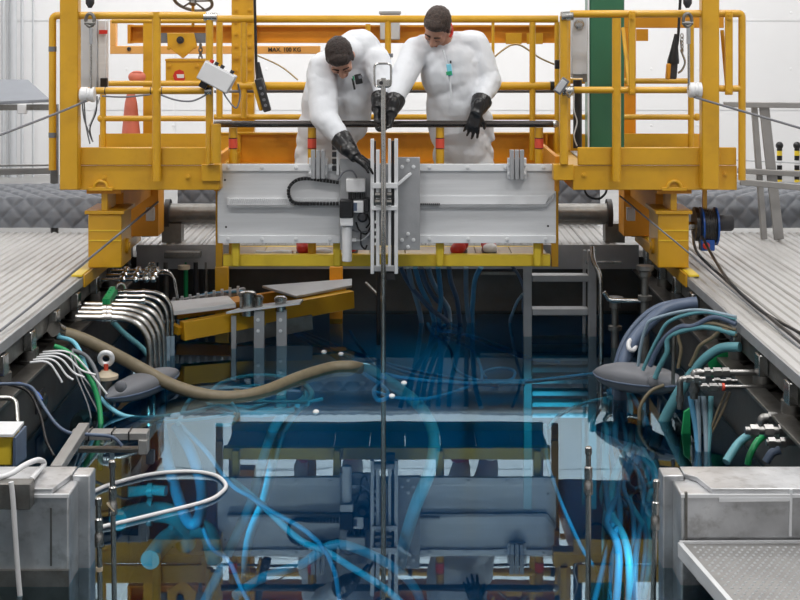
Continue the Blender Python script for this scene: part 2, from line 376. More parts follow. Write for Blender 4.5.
# deck across the far end of the pool
dk = thing('deck_back', 'x', 'x', (0, BY, DZ - 0.08), kind='structure'); del dk['category']; del dk['label']
fm = mesh_of('deck_plank', rib_plank(2.7), Vector(), True, 20)
for i in range(int((ER - EL) / 0.262)):
    inst('deck_plank', fm, DECK, dk, (EL + 0.01 + i * 0.262, BY - 0.10, DZ - 0.09))
part('edge_plate', MB().box(EL + 0.02, ER - 0.02, BY - 0.115, BY - 0.102, DZ - 0.27, DZ - 0.075), ALUD, dk)
part('edge_beam', MB().box(EL + 0.02, ER - 0.02, BY - 0.1, BY - 0.02, 0.445, DZ - 0.13), STEELD, dk)
# polished pipe that lies across the far deck
t = thing('cross_pipe', 'thick polished steel pipe lying across the far deck behind the bridge', 'pipe', (0, Y(12.42), 0.63))
zz = Z(214, 12.42)
part('tube', MB().cyl((EL + 0.25, Y(12.42), zz), (ER - 0.22, Y(12.42), zz), 0.088, 24), STEELD, t)
for xx in (EL + 0.22, ER - 0.25):
    part('flange', MB().cyl((xx, Y(12.42), zz), (xx + 0.04, Y(12.42), zz), 0.125, 20), DARK, t)
    part('saddle', MB().box(xx - 0.02, xx + 0.14, Y(12.34), Y(12.5), 0.55, zz - 0.07), STEELD, t)

# ------------------------------------------------------------------ quilted shielding blankets
def quilt(name, label, x0, x1, prof, pitch=0.085):
    # prof: (y, z) outline from front foot over the top to the back
    L = [0]
    for a, b in zip(prof, prof[1:]): L.append(L[-1] + math.dist(a, b))
    def at(s):
        for i in range(len(prof) - 1):
            if s <= L[i + 1] + 1e-9:
                t = (s - L[i]) / (L[i + 1] - L[i]); return Vector((0, prof[i][0] * (1 - t) + prof[i + 1][0] * t, prof[i][1] * (1 - t) + prof[i + 1][1] * t))
        return Vector((0, *prof[-1]))
    nx = int((x1 - x0) / 0.0115); ns = int(L[-1] / 0.0115); vs = []; fs = []
    for i in range(nx + 1):
        x = x0 + (x1 - x0) * i / nx
        for k in range(ns + 1):
            s = L[-1] * k / ns; p = at(s); q = at(min(s + 0.03, L[-1])); q0 = at(max(s - 0.03, 0)); tg = (q - q0).normalized()
            n = Vector((0, -tg.z, tg.y))
            a = abs(math.sin(math.pi * (x + s) / (2 * pitch))); b = abs(math.sin(math.pi * (x - s) / (2 * pitch)))
            h = 0.03 * min(a, b) ** 0.38 + 0.008 * noise.noise((x * 1.7, s * 3, 1))
            vs.append(Vector((x, p.y, p.z + 0.014 * noise.noise((x * 1.1, 4, s)))) + n * h)
    for i in range(nx):
        for k in range(ns):
            a = i * (ns + 1) + k; fs.append((a, a + ns + 1, a + ns + 2, a + 1))
    # closed back and underside so the blanket is a body
    mb = MB().add(vs, fs); n0 = len(mb.v)
    for i in range(nx + 1):
        x = x0 + (x1 - x0) * i / nx; mb.v.append(Vector((x, prof[-1][0], prof[0][1])))
    for i in range(nx):
        a, b = i * (ns + 1) + ns, (i + 1) * (ns + 1) + ns
        mb.f += [[a, b, n0 + i + 1, n0 + i], [i * (ns + 1), n0 + i, n0 + i + 1, (i + 1) * (ns + 1)]]
    return part(name, mb, QUILT, label=label, cat='blanket', group='quilted shielding blankets', angle=60)
y0 = Y(12.48)
quilt('quilted_blanket', 'grey quilted blanket below the sloped grey lid, beside the yellow truck', -6.0, -2.42, [(y0, 0.65), (y0 + 0.03, 0.78), (y0 + 0.10, 0.875), (y0 + 0.5, 0.92), (y0 + 0.9, 0.9)])
quilt('quilted_blanket', 'grey quilted blanket behind the cable reel and steel handrail', 2.0, 6.0, [(y0, 0.65), (y0 + 0.03, 0.80), (y0 + 0.10, 0.895), (y0 + 0.5, 0.93), (y0 + 0.9, 0.91)])
y1 = Y(13.5)
quilt('quilted_blanket', 'grey quilted blanket in the gap behind the polished cross pipe', -2.0, 1.8, [(y1, 0.57), (y1 + 0.02, 0.95), (y1 + 0.08, 1.14), (y1 + 0.2, 1.2), (y1 + 0.5, 1.2)])

# ------------------------------------------------------------------ the yellow service bridge
DF = 10.35                                            # front face of the bridge
PF = Z(149, DF)                                       # floor level of the end platforms
PB0 = Z(190, DF)                                      # underside of their fascia
WZ = 0.70                                             # floor level of the sunken walkway
BR = thing('service_bridge', 'yellow steel service bridge spanning the pool, carrying both workers', 'bridge', (0, Y(11.2), DZ))
boltm = mesh_of('bolt', MB().lathe([(0.017, 0), (0.017, 0.012), (0.008, 0.013), (0.008, 0.022)], (0, 0, 0), (0, -1, 0), 8), Vector())
def tubes(name, pts, r, parent, m=None, seg=12, rnd=0.0, **k):
    pts = corners(pts, rnd) if rnd else pts
    return part(name, MB().tube(pts, r, seg), m or YEL, parent, **k)
def fu(u, d=DF): return X(u, d)
DR = 11.7                                             # rear face
def end_platform(s):
    lf = s < 0
    ua, ub = (60, 220) if lf else (573, 737)
    xa, xb = fu(ua), fu(ub)
    pl = part('end_platform', MB().box(xa, xb, Y(DF) + 0.032, Y(DR) - 0.022, PF - 0.17, PF - 0.13), YEL, BR, bevel=0.004)
    fa = part('fascia', MB().box(fu(78 if lf else 577.5), fu(207 if lf else 736), Y(DF) - 0.015, Y(DF) + 0.012, Z(165, DF), PF + 0.012), YEL, pl, bevel=0.006)
    part('fascia', MB().box(xa, fu(219) if lf else xb, Y(DF), Y(DF) + 0.03, PB0, Z(165.6, DF)), YEL, pl, bevel=0.004)
    part('fascia', MB().box(xa, xb, Y(DR) - 0.02, Y(DR) + 0.01, PB0, PF + 0.0), YEL, pl, bevel=0.004)
    part('side_plate', MB().box(*((xa, xa + 0.02) if lf else (xb - 0.02, xb)), Y(DF) + 0.031, Y(DR) - 0.021, PB0, PF - 0.171), YEL, pl)
    part('side_plate', MB().box(*((xb - 0.02, xb) if lf else (xa, xa + 0.02)), Y(DF) + 0.031, Y(DR) - 0.021, PB0, PF - 0.171), YEL, pl)
    part('soffit', MB().box(xa + 0.021, xb - 0.021, Y(DF) + 0.031, Y(DR) - 0.021, PB0 + 0.005, PB0 + 0.02), ORA, pl)
    # chequer-plate floor strip seen over the fascia edge
    part('floor_plate', MB().box(xa + 0.12, xb - 0.1, Y(DF) + 0.06, Y(DR) - 0.12, PF - 0.128, PF - 0.116), ALUD, pl, bevel=0.003)
    for u, v in (((188, 177), (104, 178)) if lf else ((584, 175), (725, 174))):
        inst('bolt', boltm, YEL, pl, (fu(u), Y(DF) - (0.0 if v > 166 else 0.015), Z(v, DF)))
    # lifting eye under the fascia edge
    ue = 101 if lf else 674
    part('lifting_eye', MB().tube([(fu(ue) + 0.045 * math.cos(a), Y(DF) - 0.012, PB0 + 0.018 + 0.045 * math.sin(a)) for a in [math.pi * k / 10 for k in range(11)]], 0.012, 8), YEL, pl)
    part('eye_plate', MB().box(fu(ue) - 0.085, fu(ue) + 0.085, Y(DF) - 0.02, Y(DF) - 0.001, PB0 - 0.004, PB0 + 0.02), YEL, pl, bevel=0.003)
    # toe boards behind
    part('toe_board', MB().box(fu(103 if lf else 590, DR), fu(210 if lf else 696, DR), Y(DR) - 0.06, Y(DR) - 0.045, PF - 0.115, PF + 0.012), YEL, pl)
    if lf:
        part('corner_box', MB().box(fu(202), fu(221), Y(DF) - 0.03, Y(DF) + 0.08, Z(181, DF), Z(164, DF)), YEL, pl, bevel=0.005)
    else:
        part('corner_box', MB().box(fu(553), fu(573), Y(DF) - 0.03, Y(DF) + 0.08, Z(180, DF), Z(164, DF)), YEL, pl, bevel=0.005)
    return pl
plL, plR = end_platform(-1), end_platform(1)

# tall square columns that run up past the frame at the front corners
for u0, u1 in ((59.5, 78), (702, 719.5)):
    xa, xb = fu(u0, 10.25), fu(u1, 10.25)
    co = part('corner_column', MB().box(xa, xb, Y(10.25), Y(10.25) + 0.1, Z(190, 10.25), 4.6), YEL, BR, bevel=0.008)
# front guard rails of the end platforms (round tube)
R1 = 0.026
def rail(parent, u0, u1, v, d, r=R1, m=None, name='rail'):
    return part(name, MB().cyl((X(u0, d), Y(d), Z(v, d)), (X(u1, d), Y(d), Z(v, d)), r, 12), m or YEL, parent)
def post(parent, u, v0, v1, d, r=R1, m=None, name='post'):
    return part(name, MB().cyl((X(u, d), Y(d), Z(v0, d)), (X(u, d), Y(d), Z(v1, d)), r, 12), m or YEL, parent)
dg = 10.3
GL = part('guard_rail', MB().tube(corners([P(52.5, 170, dg), P(52.5, 15.5, dg), P(206, 15.5, dg)], 0.04), R1, 12), YEL, BR)
rail(GL, 78, 208, 90.8, dg, 0.024); rail(GL, 112, 206, 21, dg + 1.25, 0.018); post(GL, 156.5, 12, 181, dg, 0.030); post(GL, 209.5, 20, 164, dg, 0.026)
post(GL, 219.5, 22, 118, dg + 0.75, 0.024)
tubes('post', [P(216, 163, dg - 0.03), P(216, 124, dg - 0.03)], 0.035, GL)
part('clamp', MB().cyl(P(204, 17, dg), P(217, 17, dg), 0.031, 12), STEEL, GL)
part('clamp', MB().cyl(P(205, 90.8, dg), P(212, 90.8, dg), 0.036, 12), STEEL, GL)
part('insulator', MB().lathe([(0.04, 0), (0.052, 0.01), (0.052, 0.05), (0.045, 0.055), (0.045, 0.07), (0.052, 0.075), (0.052, 0.1), (0.03, 0.105)], P(80, 94.5, dg - 0.06), (1, 0, 0), 16), WHITEP, GL)
for v in (49, 135): part('tape', MB().cyl(P(52.5, v - 2.5, dg), P(52.5, v + 2.5, dg), R1 + 0.002, 12), GREYP, GL)
for u in (105, 150.5, 161.5): part('cable_tie', MB().cyl(P(u, 90.8, dg), P(u + 0.8, 90.8, dg), 0.027, 12), BLACK, GL)
GR = part('guard_rail', MB().tube(corners([P(570, 14, dg), P(742, 13.5, dg), P(742, 180, dg)], 0.03), R1, 12), YEL, BR)
rail(GR, 574, 700, 90, dg, 0.023); rail(GR, 718, 740, 88.5, dg, 0.023); post(GR, 616.5, 18, 181, dg, 0.031)
post(GR, 564, 16, 164, dg + 0.02, 0.030); post(GR, 567, 20, 150, dg + 0.3, 0.025)
for u0, u1 in ((629, 635.5), (725.5, 733)):
    g = part('gate_bar', MB().pbox(u0, u1, 11, 95, dg - 0.04, 0.03), YEL, GR, bevel=0.005)
    for v in (15, 18, 92): inst('bolt', boltm, YEL, g, P((u0 + u1) / 2, v, dg - 0.045))
tubes('brace', [P(722, 30, dg + 0.1), P(727, 88, dg + 0.1)], 0.014, GR)
tubes('brace', [P(623, 28, dg + 0.5), P(629, 86, dg + 0.3)], 0.014, GR)
part('clamp', MB().cyl(P(561, 16.5, dg), P(573, 15.5, dg), 0.033, 12), STEEL, GR)
part('clamp', MB().cyl(P(562, 91, dg), P(573, 90.5, dg), 0.034, 12), STEEL, GR)
part('insulator', MB().lathe([(0.04, 0), (0.052, 0.01), (0.052, 0.04), (0.045, 0.045), (0.045, 0.06), (0.052, 0.065), (0.052, 0.09), (0.03, 0.095)], P(688, 90, dg - 0.06), (1, 0, 0), 16), WHITEP, GR)
# inner end rails running back along each end platform
for pr, us, vs in ((GL, (103,), (0,)), (GR, (691,), (0,))):
    for u in us: post(pr, u, 20, 148, DR - 0.06, 0.024)
rail(GL, 105, 209, 83.5, DR - 0.06, 0.022); rail(GL, 101, 212, 118.5, DR - 0.06, 0.022)
rail(GR, 570, 690, 81, DR - 0.06, 0.022); rail(GR, 560, 697, 117, DR - 0.06, 0.022)
# hinge pin ends of the mid rails
for u, v, pr in ((101, 118.5, GL), (697, 117, GR)): part('end_cap', MB().ball(P(u, v, DR - 0.06), 0.03), YEL, pr)

# posts, girders and upper beams at the rear
RB = part('rear_girder', MB().box(X(100, DR), X(702, DR), Y(DR) + 0.012, Y(DR) + 0.03, Z(162, DR), Z(134, DR)), ORA, BR, bevel=0.004)
part('flange', MB().box(X(100, DR), X(702, DR), Y(DR) - 0.05, Y(DR) + 0.09, Z(163.5, DR), Z(161.8, DR)), ORA, RB)
part('flange', MB().box(X(214, DR), X(560, DR), Y(DR) - 0.03, Y(DR) + 0.07, Z(134.2, DR), Z(132.5, DR)), YEL, RB)
for u in (296, 470, 545): part('stiffener', MB().box(X(u, DR), X(u + 2, DR), Y(DR) - 0.045, Y(DR) + 0.01, Z(161.5, DR), Z(134.5, DR)), ORA, RB)
DB = 12.2
ub = part('upper_beam', MB().box(X(130, DB), X(560, DB), Y(DB), Y(DB) + 0.015, Z(42, DB), Z(26, DB)), ORA, BR)
part('flange', MB().box(X(130, DB), X(560, DB), Y(DB) - 0.06, Y(DB) + 0.07, Z(43, DB), Z(41.2, DB)), ORA, ub)
part('flange', MB().box(X(130, DB), X(560, DB), Y(DB) - 0.06, Y(DB) + 0.07, Z(27, DB), Z(25, DB)), ORA, ub)
part('end_plate', MB().box(X(129, DB), X(132, DB), Y(DB) - 0.07, Y(DB) + 0.08, Z(43.5, DB), Z(24.5, DB)), ORA, ub)
for u in (505, 526): part('splice_plate', MB().box(X(u, DB), X(u + 16, DB), Y(DB) - 0.075, Y(DB) - 0.06, Z(44, DB), Z(33, DB)), YEL, ub, bevel=0.003)
ub2 = part('upper_beam', MB().box(X(600, DR), X(724, DR), Y(DR), Y(DR) + 0.12, Z(28, DR), Z(16, DR)), ORA, BR, bevel=0.004)
part('splice_plate', MB().box(X(636, DR), X(648, DR), Y(DR) - 0.01, Y(DR) - 0.001, Z(41, DR), Z(29, DR)), ORA, ub2)
for u0, u1, v1, d, m in ((231.5, 254, 134, 12.05, YEL), (143, 153, 148, 12.0, YEL), (624, 636, 134, 12.05, ORA)):
    c = part('rear_column', MB().box(X(u0, d), X(u1, d), Y(d), Y(d) + 0.12, Z(v1 + 30, d), 4.6 if u1 - u0 > 15 else Z(22, d)), m, BR, bevel=0.005)
    if u1 - u0 > 15:
        for k in range(10):
            for e in (0.2, 0.8): inst('bolt', boltm, ORA, c, (X(u0 + (u1 - u0) * e, d), Y(d), Z(-14 + 12 * k, d)))
for u, v0, v1, d, r in ((244, 22, 118, 11.55, 0.024), (388, 18, 70, 11.55, 0.024), (368, 24, 60, 11.9, 0.02), (493, 22, 62, 11.55, 0.012), (532.5, 22, 160, 11.55, 0.024), (557, 22, 160, 11.55, 0.020)):
    post(BR, u, v0, v1, d, r, name='rail_post')
rail(BR, 216, 558, 19, 11.55, 0.029, name='rear_rail'); rail(BR, 237, 556, 86, 11.55, 0.032, name='rear_rail')
rail(BR, 214, 556, 117, 11.6, 0.022, name='rear_rail'); rail(BR, 214, 556, 91.5, 11.58, 0.011, GREYP, name='cable_conduit')
for u in (260.5, 410, 552): part('rail_band', MB().cyl(P(u - 2, 86, 11.55), P(u + 2, 86, 11.55), 0.036, 12), BLACK, BR)
part('fixing_bracket', MB().pbox(385, 393, 53.5, 57.5, 11.5, 0.03), GREYP, BR, bevel=0.004)
# grey junction boxes behind the front rail
for u0, u1, v0, v1, d in ((380, 400, 11, 40, 12.0),):
    j = part('junction_box', MB().pbox(u0, u1, v0, v1, d, 0.12), LGREY, BR, bevel=0.01)
    part('lid', MB().pbox(u0 - 1, u1 + 1, v0, v0 + 3, d - 0.01, 0.14), ALUD, j, bevel=0.004)

# front handrail of the sunken walkway: dark steel bar on yellow posts with red bands
DH = 10.62
HR = part('walkway_handrail', MB().cyl(P(214, 124, DH), P(554, 124, DH), 0.024, 16), DRAIL, BR, label='dark polished steel handrail')
part('end_cap', MB().ball(P(555, 124, DH), 0.028), STEEL, HR)
for u in (233, 312, 440, 539):
    p_ = post(BR, u, 127.5, 264, DH + 0.02, 0.030, name='handrail_post')
    part('red_band', MB().cyl(P(u, 138.5, DH + 0.02), P(u, 148, DH + 0.02), 0.0315, 14), REDO, p_, label='red band')
    part('band_edge', MB().cyl(P(u, 137.6, DH + 0.02), P(u, 138.5, DH + 0.02), 0.0312, 14), BLACK, p_)
    part('band_edge', MB().cyl(P(u, 148, DH + 0.02), P(u, 148.8, DH + 0.02), 0.0312, 14), BLACK, p_)
# hangers and floor of the walkway
DWF = 10.58
WK = part('walkway_edge', MB().box(X(223, DWF), X(550.5, DWF), Y(DWF), Y(DWF) + 0.06, Z(266.5, DWF), Z(254.5, DWF)), YEL2, BR, bevel=0.006)
part('walkway_edge', MB().box(X(223, DWF), X(550.5, DWF), Y(11.12), Y(11.17), WZ - 0.09, WZ), YEL2, BR)
for u in (235.5, 337, 440, 537.5):
    part('hanger', MB().pbox(u - 4, u + 4, 240, 267, DWF - 0.05, 0.045), YEL2, WK, bevel=0.012)
for i in range(9):
    x_ = X(223, DWF) + 0.01 + i * 0.2555
    part('floor_board', MB().box(x_, x_ + 0.25, Y(DWF) + 0.065, Y(11.12) - 0.005, WZ - 0.035, WZ), WOOD, WK, bevel=0.004)
for s, u in ((-1, 219), (1, 555)):
    for d in (10.68, 11.12): part('hanger_frame', MB().box(X(u, d) - 0.025, X(u, d) + 0.025, Y(d), Y(d) + 0.05, WZ - 0.08, PB0 + 0.03), YEL, BR, bevel=0.004)
    part('side_girder', MB().box(X(u, 10.6) - 0.015, X(u, 10.6) + 0.015, Y(10.45), Y(DR), PB0 - 0.02, PF - 0.06), ORA, BR)

# end trucks that roll on the deck rails
for s, u0, u1 in ((-1, 88, 121.5), (1, 658, 689)):
    d = 10.42; xa, xb = X(u0, d), X(u1, d); xm = (xa + xb) / 2
    tk = part('end_truck', MB().box(xa, xb, Y(d), Y(d) + 0.38, Z(268, d), Z(214, d)), YEL, BR, bevel=0.008)
    part('cap_plate', MB().box(xa - 0.02, xb + 0.02, Y(d) - 0.02, Y(d) + 0.42, Z(214, d), Z(210.5, d)), YEL, tk, bevel=0.003)
    for v in (230, 240): part('weld_strip', MB().box(xa + 0.004, xb - 0.004, Y(d) - 0.004, Y(d) + 0.001, Z(v + 1, d), Z(v, d)), YEL2, tk)
    part('stem', MB().box(xm - 0.022, xm + 0.022, Y(d) - 0.012, Y(d) + 0.3, Z(210.5, d), PB0), YEL, tk, bevel=0.004)
    part('stem_flange', MB().box(xm - 0.085, xm + 0.085, Y(d) - 0.02, Y(d) + 0.3, PB0 - 0.025, PB0 - 0.001), YEL, tk)
    for sx in (xa, xb):
        part('bearing_cap', MB().lathe([(0.055, -0.03), (0.055, 0.02), (0.03, 0.022), (0.03, 0.03)], (sx, Y(d) + 0.19, Z(250, d)), (1 if sx == xb else -1, 0, 0), 14), YEL, tk)
    # longitudinal beam, rear truck box and the truck wheels
    xi = xb if s < 0 else xa
    part('truck_beam', MB().box(xm - 0.06, xm + 0.06, Y(d) + 0.381, Y(12.0), Z(222, d), PB0 - 0.03), ORA, tk, bevel=0.004)
    part('rear_box', MB().box(xa, xb, Y(12.0), Y(12.3), DZ + 0.02, PB0 - 0.06), ORA, tk, bevel=0.006)
    part('rear_stem', MB().box(xm - 0.03, xm + 0.03, Y(12.0), Y(12.25), PB0 - 0.06, PB0 + 0.03), ORA, tk)
    for yy in (Y(d) + 0.19, Y(12.12)):
        part('wheel', MB().cyl((xm - 0.03, yy, DZ + 0.075), (xm + 0.03, yy, DZ + 0.075), 0.075, 20), STEELD, tk)
    part('limit_switch', MB().box(xi - s * 0.02, xi - s * 0.08, Y(11.3), Y(11.36), Z(221, 11.3), Z(208, 11.3)), WHITEP, tk, bevel=0.004)
    part('soffit_beam', MB().box(xm - 0.12, xm + 0.12, Y(DF) + 0.04, Y(12.2), PB0 - 0.03, PB0 - 0.002), ORA, tk)
for s, x0 in ((-1, EL), (1, ER)):
    part('crane_rail', MB().box(x0 - s * 0.012 if False else x0 + s * 0.004, x0 + s * 0.075, Y(10.2), Y(12.4), DZ + 0.0, DZ + 0.014), YEL2, BR, bevel=0.002)
    part('crane_rail_lip', MB().box(x0 - s * 0.018, x0 - s * 0.006, Y(10.2), Y(12.4), DZ - 0.07, DZ + 0.012), YEL, BR)

# ------------------------------------------------------------------ orange crane rail behind, with its load limit
t = thing('crane_rail_beam', 'thin orange crane beam lettered with its weight limit behind the bridge', 'beam', P(220, 54, 13.2) * 1.0)
part('beam', MB().box(X(110, 13.2), X(320, 13.2), Y(13.2), Y(13.3), Z(54, 13.2), Z(46, 13.2)), LORA, t, bevel=0.004)
part('upright', MB().box(X(110, 13.2), X(115.5, 13.2), Y(13.2), Y(13.3), Z(46, 13.2), Z(20, 13.2)), LORA, t, bevel=0.004)
part('upright', MB().box(X(232, 13.2), X(238, 13.2), Y(13.31), Y(13.4), 0.345, Z(50, 13.2)), LORA, t, bevel=0.004)
part('bolt', MB().lathe([(0.02, 0), (0.015, 0.02)], P(129, 49, 13.2), (0, -1, 0), 8), DARK, t)
fc = bpy.data.curves.new('lettering', 'FONT'); fc.body = 'MAX. 100 KG'; fc.size = 0.05; fc.extrude = 0.001; fc.align_x = 'CENTER'; fc.align_y = 'CENTER'; fc.offset = 0.0008
fo = bpy.data.objects.new('lettering', fc); C.objects.link(fo); fo.parent = t
fo.location = P(284.5, 49.8, 13.19) - ORI[t.name]; fo.rotation_euler = (math.pi / 2, 0, 0); fo.scale = (1.0, 1.0, 1.0); fc.materials.append(DARK)

# ------------------------------------------------------------------ hoist trolley with hand wheel under the upper beam
d = 11.95
t = thing('hoist_trolley', 'yellow hoist trolley with round red sign hanging from the upper beam', 'hoist', P(186, 85, d))
part('side_plate', MB().prism([P(u, v, d) for u, v in ((167, 33), (194, 33), (197, 46), (183, 58.5), (167.5, 46.5))], (0, 0.02, 0)), YEL, t, bevel=0.004)
part('cross_bar', MB().box(X(160, d), X(206, d), Y(d) + 0.021, Y(d) + 0.05, Z(43, d), Z(33, d)), GREYP, t)
part('box', MB().pbox(165.5, 206, 60, 84, d - 0.05, 0.25), YEL, t, bevel=0.006)
part('box_lip', MB().pbox(165, 206.5, 59, 61, d - 0.06, 0.27), YEL, t)
for u, v in ((169, 66), (197, 66), (169, 48), (183, 56), (195, 47)): inst('bolt', boltm, YEL, t, P(u, v, d - (0.05 if v > 60 else 0)))
part('hub', MB().lathe([(0.03, 0), (0.03, 0.02), (0.012, 0.022), (0.012, 0.035)], P(180.5, 40, d), (0, -1, 0), 12), DARK, t)
sg = part('warning_sign', MB().cyl(P(179.5, 76, d - 0.05), P(179.5, 76, d - 0.056), 0.052, 8), RED, t, label='red octagonal sticker')
part('sign_band', MB().pbox(175.2, 184, 74.2, 78, d - 0.059, 0.002), WHITEP, sg)
for k in range(4): part('chain_link', MB().tube([P(200.5 + 1.6 * math.cos(a) * (1 if k % 2 else .5), 46 + 4 * k + 3 * math.sin(a), d - 0.02 + 0.01 * math.cos(a) * (k % 2)) for a in [2 * math.pi * q / 10 for q in range(10)]], 0.006, 6, closed=True), STEELD, t)
d = 11.6
t = thing('spoked_handwheel', 'dark spoked hand wheel standing above the guard rail, partly out of view', 'wheel', P(193, 13, d))
c = P(193, 1, d); ax = Vector((0.15, 0.55, 1)).normalized(); ex = ax.cross(Vector((0, 1, 0))).normalized(); ey = ax.cross(ex)
part('rim', MB().tube([c + (ex * math.cos(a) + ey * math.sin(a)) * 0.15 for a in [2 * math.pi * k / 32 for k in range(32)]], 0.013, 8, closed=True), STEELD, t)
for k in range(5):
    a = 2 * math.pi * k / 5 + 0.3; part('spoke', MB().cyl(c, c + (ex * math.cos(a) + ey * math.sin(a)) * 0.15, 0.008, 8), STEELD, t)
part('hub', MB().cyl(c - ax * 0.03, c + ax * 0.03, 0.028, 12), STEELD, t)
part('spindle', MB().cyl(c + ax * 0.0, P(193, 26, d + 0.3), 0.012, 8), YEL, t)

# ------------------------------------------------------------------ control gear hanging on the bridge
d = 10.22
t = thing('control_box', 'tilted light grey control box with red button on the guard rail', 'control box', P(217, 92, d))
rot = Matrix.Rotation(math.radians(28), 3, 'Y')
c = P(217, 77, d)
part('case', MB().obox(c, (0.235, 0.12, 0.135), rot), LGREY, t, bevel=0.008)
part('lid', MB().obox(c + rot @ Vector((0, -0.063, 0)), (0.225, 0.008, 0.125), rot), WHITEP, t, bevel=0.004)
for k, m in ((-0.08, RED), (-0.045, DARK), (0.0, DARK), (0.075, DARK)):
    part('button', MB().cyl(c + rot @ Vector((k, 0.0, 0.065)), c + rot @ Vector((k, 0, 0.09)), 0.014, 10), m, t)
part('bracket', MB().obox(c + rot @ Vector((-0.06, 0.03, -0.09)), (0.05, 0.05, 0.05), rot), BLACK, t)
part('cable', MB().tube(spline([P(222, 88, d), P(226, 97, d + .02), P(236, 108, d), P(240, 96, d + .03), P(238, 84, d)]), 0.006, 6), GREYP, t)
def pendant(label, u, v0, v1, d, lean):
    t = thing('pendant_control', label, 'pendant control', P(u, v1, d))
    part('cable', MB().tube(spline([P(u - lean * 1.2, -40, d), P(u - lean * 0.8, 5, d), P(u - lean * .4, (v0) - 12, d), P(u, v0, d)]), 0.011, 8), BLACK, t)
    part('boot', MB().lathe([(0.012, 0), (0.03, 0.12), (0.045, 0.2), (0.045, 0.22)], P(u, v0 - 16, d), (0.1 * (1 if lean > 0 else -1), 0, -1), 10), BLACK, t)
    return t
t = pendant('black pendant control hanging behind the stooping worker', 258, 78, 111, 11.4, 4)
q = P(263, 95, 11.35); rr = Matrix.Rotation(math.radians(-16), 3, 'Y')
part('case', MB().obox(q, (0.06, 0.06, 0.26), rr), DARK, t, bevel=0.012)
part('side_cover', MB().obox(q + rr @ Vector((-0.045, 0.01, 0.0)), (0.03, 0.05, 0.22), rr), YEL, t, bevel=0.01)
for k in range(4): part('button', MB().cyl(q + rr @ Vector((0, -0.03, -0.08 + 0.045 * k)), q + rr @ Vector((0, -0.042, -0.08 + 0.045 * k)), 0.012, 10), GREYP, t)
t = pendant('black and orange pendant control hanging beside the green column', 676, 50, 79, 11.2, -5)
q = P(672, 69, 11.2); rr = Matrix.Rotation(math.radians(4), 3, 'Y')
part('case', MB().obox(q, (0.075, 0.06, 0.15), rr), DARK, t, bevel=0.015)
part('side_cover', MB().obox(q + rr @ Vector((-0.03, -0.012, -0.02)), (0.03, 0.06, 0.12), rr), ORA, t, bevel=0.01)
part('hook', MB().tube(spline([P(681, 40, 11.2), P(682, 52, 11.2), P(685, 62, 11.2), P(682, 70, 11.2), P(678, 73, 11.2)]), 0.008, 6), STEEL, t)
for k in range(5): part('chain_link', MB().tube([P(682 + 1.3 * math.cos(a), 36 + 3.6 * k + 2.6 * math.sin(a), 11.2 + (0.012 * math.cos(a) if k % 2 else 0)) for a in [2 * math.pi * q_ / 8 for q_ in range(8)]], 0.004, 6, closed=True), STEEL, t)

def crane_hook(label, u, d, v_end, cable_to):
    t = thing('lifting_hook', label, 'hook', P(u, v_end, d))
    part('swivel', MB().lathe([(0.012, 0), (0.03, 0.03), (0.03, 0.07), (0.016, 0.1)], P(u, 8, d), (0, 0, 1), 12), GREENH if False else DARK, t)
    part('rope', MB().cyl(P(u - 0.5, -60, d), P(u, 2, d), 0.012, 8), BLACK, t)
    part('shackle', MB().tube([P(u + 4.2 * math.cos(a), 20 + 6.5 * math.sin(a), d) for a in [2 * math.pi * k / 14 for k in range(14)]], 0.012, 8, closed=True), STEELD, t)
    part('shackle_pin', MB().cyl(P(u - 5.5, 23, d), P(u + 5.5, 23, d), 0.013, 8), STEELD, t)
    part('sling', MB().cyl(P(u + 1, 26, d), P(*cable_to), 0.009, 8), STEEL, t)
    part('sling_sleeve', MB().cyl(P(u + 1, 28, d), P(u + 1, 44, d), 0.014, 8), ALUD, t)
    return t
crane_hook('steel shackle and wire sling hanging beside the grey cable duct', 90, 10.2, 88, (91, 90, 10.22))
crane_hook('steel shackle and wire sling hanging next to the yellow column and pendant', 687.5, 10.2, 88, (689, 90, 10.22))
# taut guy wires from the insulators down to the deck
def wire(label, pts, r=0.007, m=STEEL, name='guy_wire', cat='wire', grp=None, n=8):
    return part(name, MB().tube(spline(pts, n) if len(pts) > 2 else pts, r, 8), m, label=label, cat=cat, group=grp)
wire('grey wire rope running from the white insulator out past the sloped lid', [P(86, 101, 10.22), P(60, 112, 9.9), P(0, 135, 9.2), P(-60, 158, 8.6)], 0.008, GREYP)
wire('grey wire rope running from the insulator out over the steel handrail', [P(694, 97, 10.22), P(745, 112, 9.9), P(800, 128, 9.4), P(860, 146, 9.0)], 0.008, GREYP)
wire('slack grey wire slanting from the yellow truck down to the ribbed deck', [P(158, 202, 10.95), P(124, 230, 10.36), P(90, 258, 10.2), P(50, 291, 9.3), P(0, 331, 8.3)], 0.008, GREYP)
wire('slack grey wire slanting in front of the truck beside the reel', [P(620, 196, 10.95), P(655, 225, 10.36), P(689, 253, 10.2), P(715, 276, 9.9), P(750, 306, 9.0), P(800, 348, 7.95)], 0.006, GREYP)

